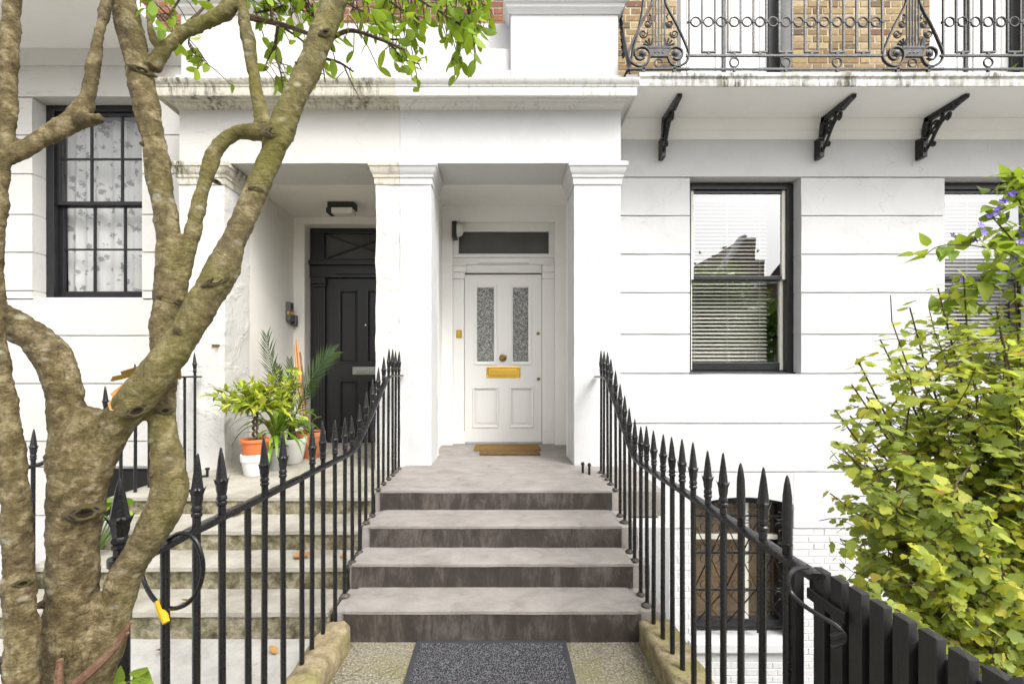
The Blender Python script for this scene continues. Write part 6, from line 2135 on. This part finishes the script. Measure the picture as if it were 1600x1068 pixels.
def far_house(x0, x1, y, h, label, wall, gable):
    t_ = thing('far_house', label, 'house', ((x0 + x1) / 2, y, 0))
    MB().box(x0, x1, y - 8, y, 0, h).build('wall', wall, t_)
    xm = x0 + (x1 - x0) * 0.62
    if gable:
        rf_ = MB().prism([(x0, h), (xm + 0.6, h), (xm + 0.6, h + 1.3), (xm, h + 1.3), (xm, h + 2.7), (xm - 0.7, h + 2.7), (x0, h + 0.2)], 'y', y - 7.9, y - 0.05).build('gable', M['oppbrick'], t_)
        MB().bar((x0 - 0.2, y - 0.3, h + 0.3), (xm - 0.7, y - 0.3, h + 2.85), 0.8, 0.22).build('coping', M['white'], t_)
    else:
        MB().prism([(y - 8.2, h), (y + 0.2, h), (y - 4, h + 2.2)], 'x', x0, x1).build('roof', M['slate'], t_)
    MB().box(x0, x1, y, y + 0.25, h - 0.4, h - 0.002).build('cornice', M['white'], t_)
    n = max(2, int((x1 - x0) / 2.6))
    for i in range(n):
        xc = x0 + (x1 - x0) * (i + 0.5) / n
        for z in (1.2, 4.3):
            w = MB().box(xc - 0.6, xc + 0.6, y - 0.05, y + 0.06, z, z + 1.9).build('window', M['white'], t_)
            MB().box(xc - 0.5, xc + 0.5, y + 0.055, y + 0.07, z + 0.1, z + 1.8).build('pane', M['obscure'], w)


far_house(14.6, 18.4, -20.0, 7.6, 'brown gabled house across the street reflected in the big sash window', M['oppbrick'], True)
far_house(21.0, 40.0, -19.5, 7.6, 'white house across the street reflected in the window behind the shrub', M['white'], False)
far_house(-30.0, -6.0, -20.0, 7.0, 'pale terrace across the street opposite the lace-curtained window', M['white'], False)


def far_tree(x, y, h, r, label, seed):
    t_ = thing('far_tree', label, 'tree', (x, y, 0), 'trees across the street')
    r_ = random.Random(seed)
    mb = MB().tube([(x, y, 0), (x + 0.1, y, h * 0.35), (x, y + 0.1, h * 0.7), (x, y, h * 0.9)], [0.25, 0.2, 0.12, 0.04], 8)
    lf = MB()
    cl = []
    for k in range(16):
        a = r_.uniform(0, 6.28); q = r_.uniform(0.2, 0.8) * r
        c = Vector((x + q * math.cos(a), y + q * math.sin(a), h * 0.62 + r_.uniform(-0.5, 0.85) * r * 0.8))
        mb.tube([(x, y, h * r_.uniform(0.3, 0.55)), c], [0.08, 0.02], 5)
        cl.append(c)
    for k in range(6500):
        c = r_.choice(cl)
        p = c + Vector((r_.gauss(0, 1), r_.gauss(0, 1), r_.gauss(0, 0.8))) * r * 0.22
        d = Vector((r_.gauss(0, 1), r_.gauss(0, 1), r_.gauss(0, 1)))
        m3 = frame_from(d, roll=r_.uniform(0, 3))
        s = r_.uniform(0.12, 0.24)
        lf.add([p + m3 @ Vector(v) * s for v in ((-0.5, 0, 0), (0, -0.2, 0.1), (0.5, 0, 0), (0, 1, 0))], [(0, 1, 2, 3)])
    mb.build('trunk', M['bark'], t_, smooth=True)
    stuff(lf.build('crown', M['leaf_dark'], t_))


far_tree(9.6, -13.5, 6.3, 2.9, 'street tree left of the reflected gable', 1)
far_tree(15.6, -13.0, 5.2, 2.7, 'street tree in front of the reflected gable', 2)
far_tree(-14.0, -13.0, 9.0, 3.2, 'street tree opposite the lace-curtained window', 3)
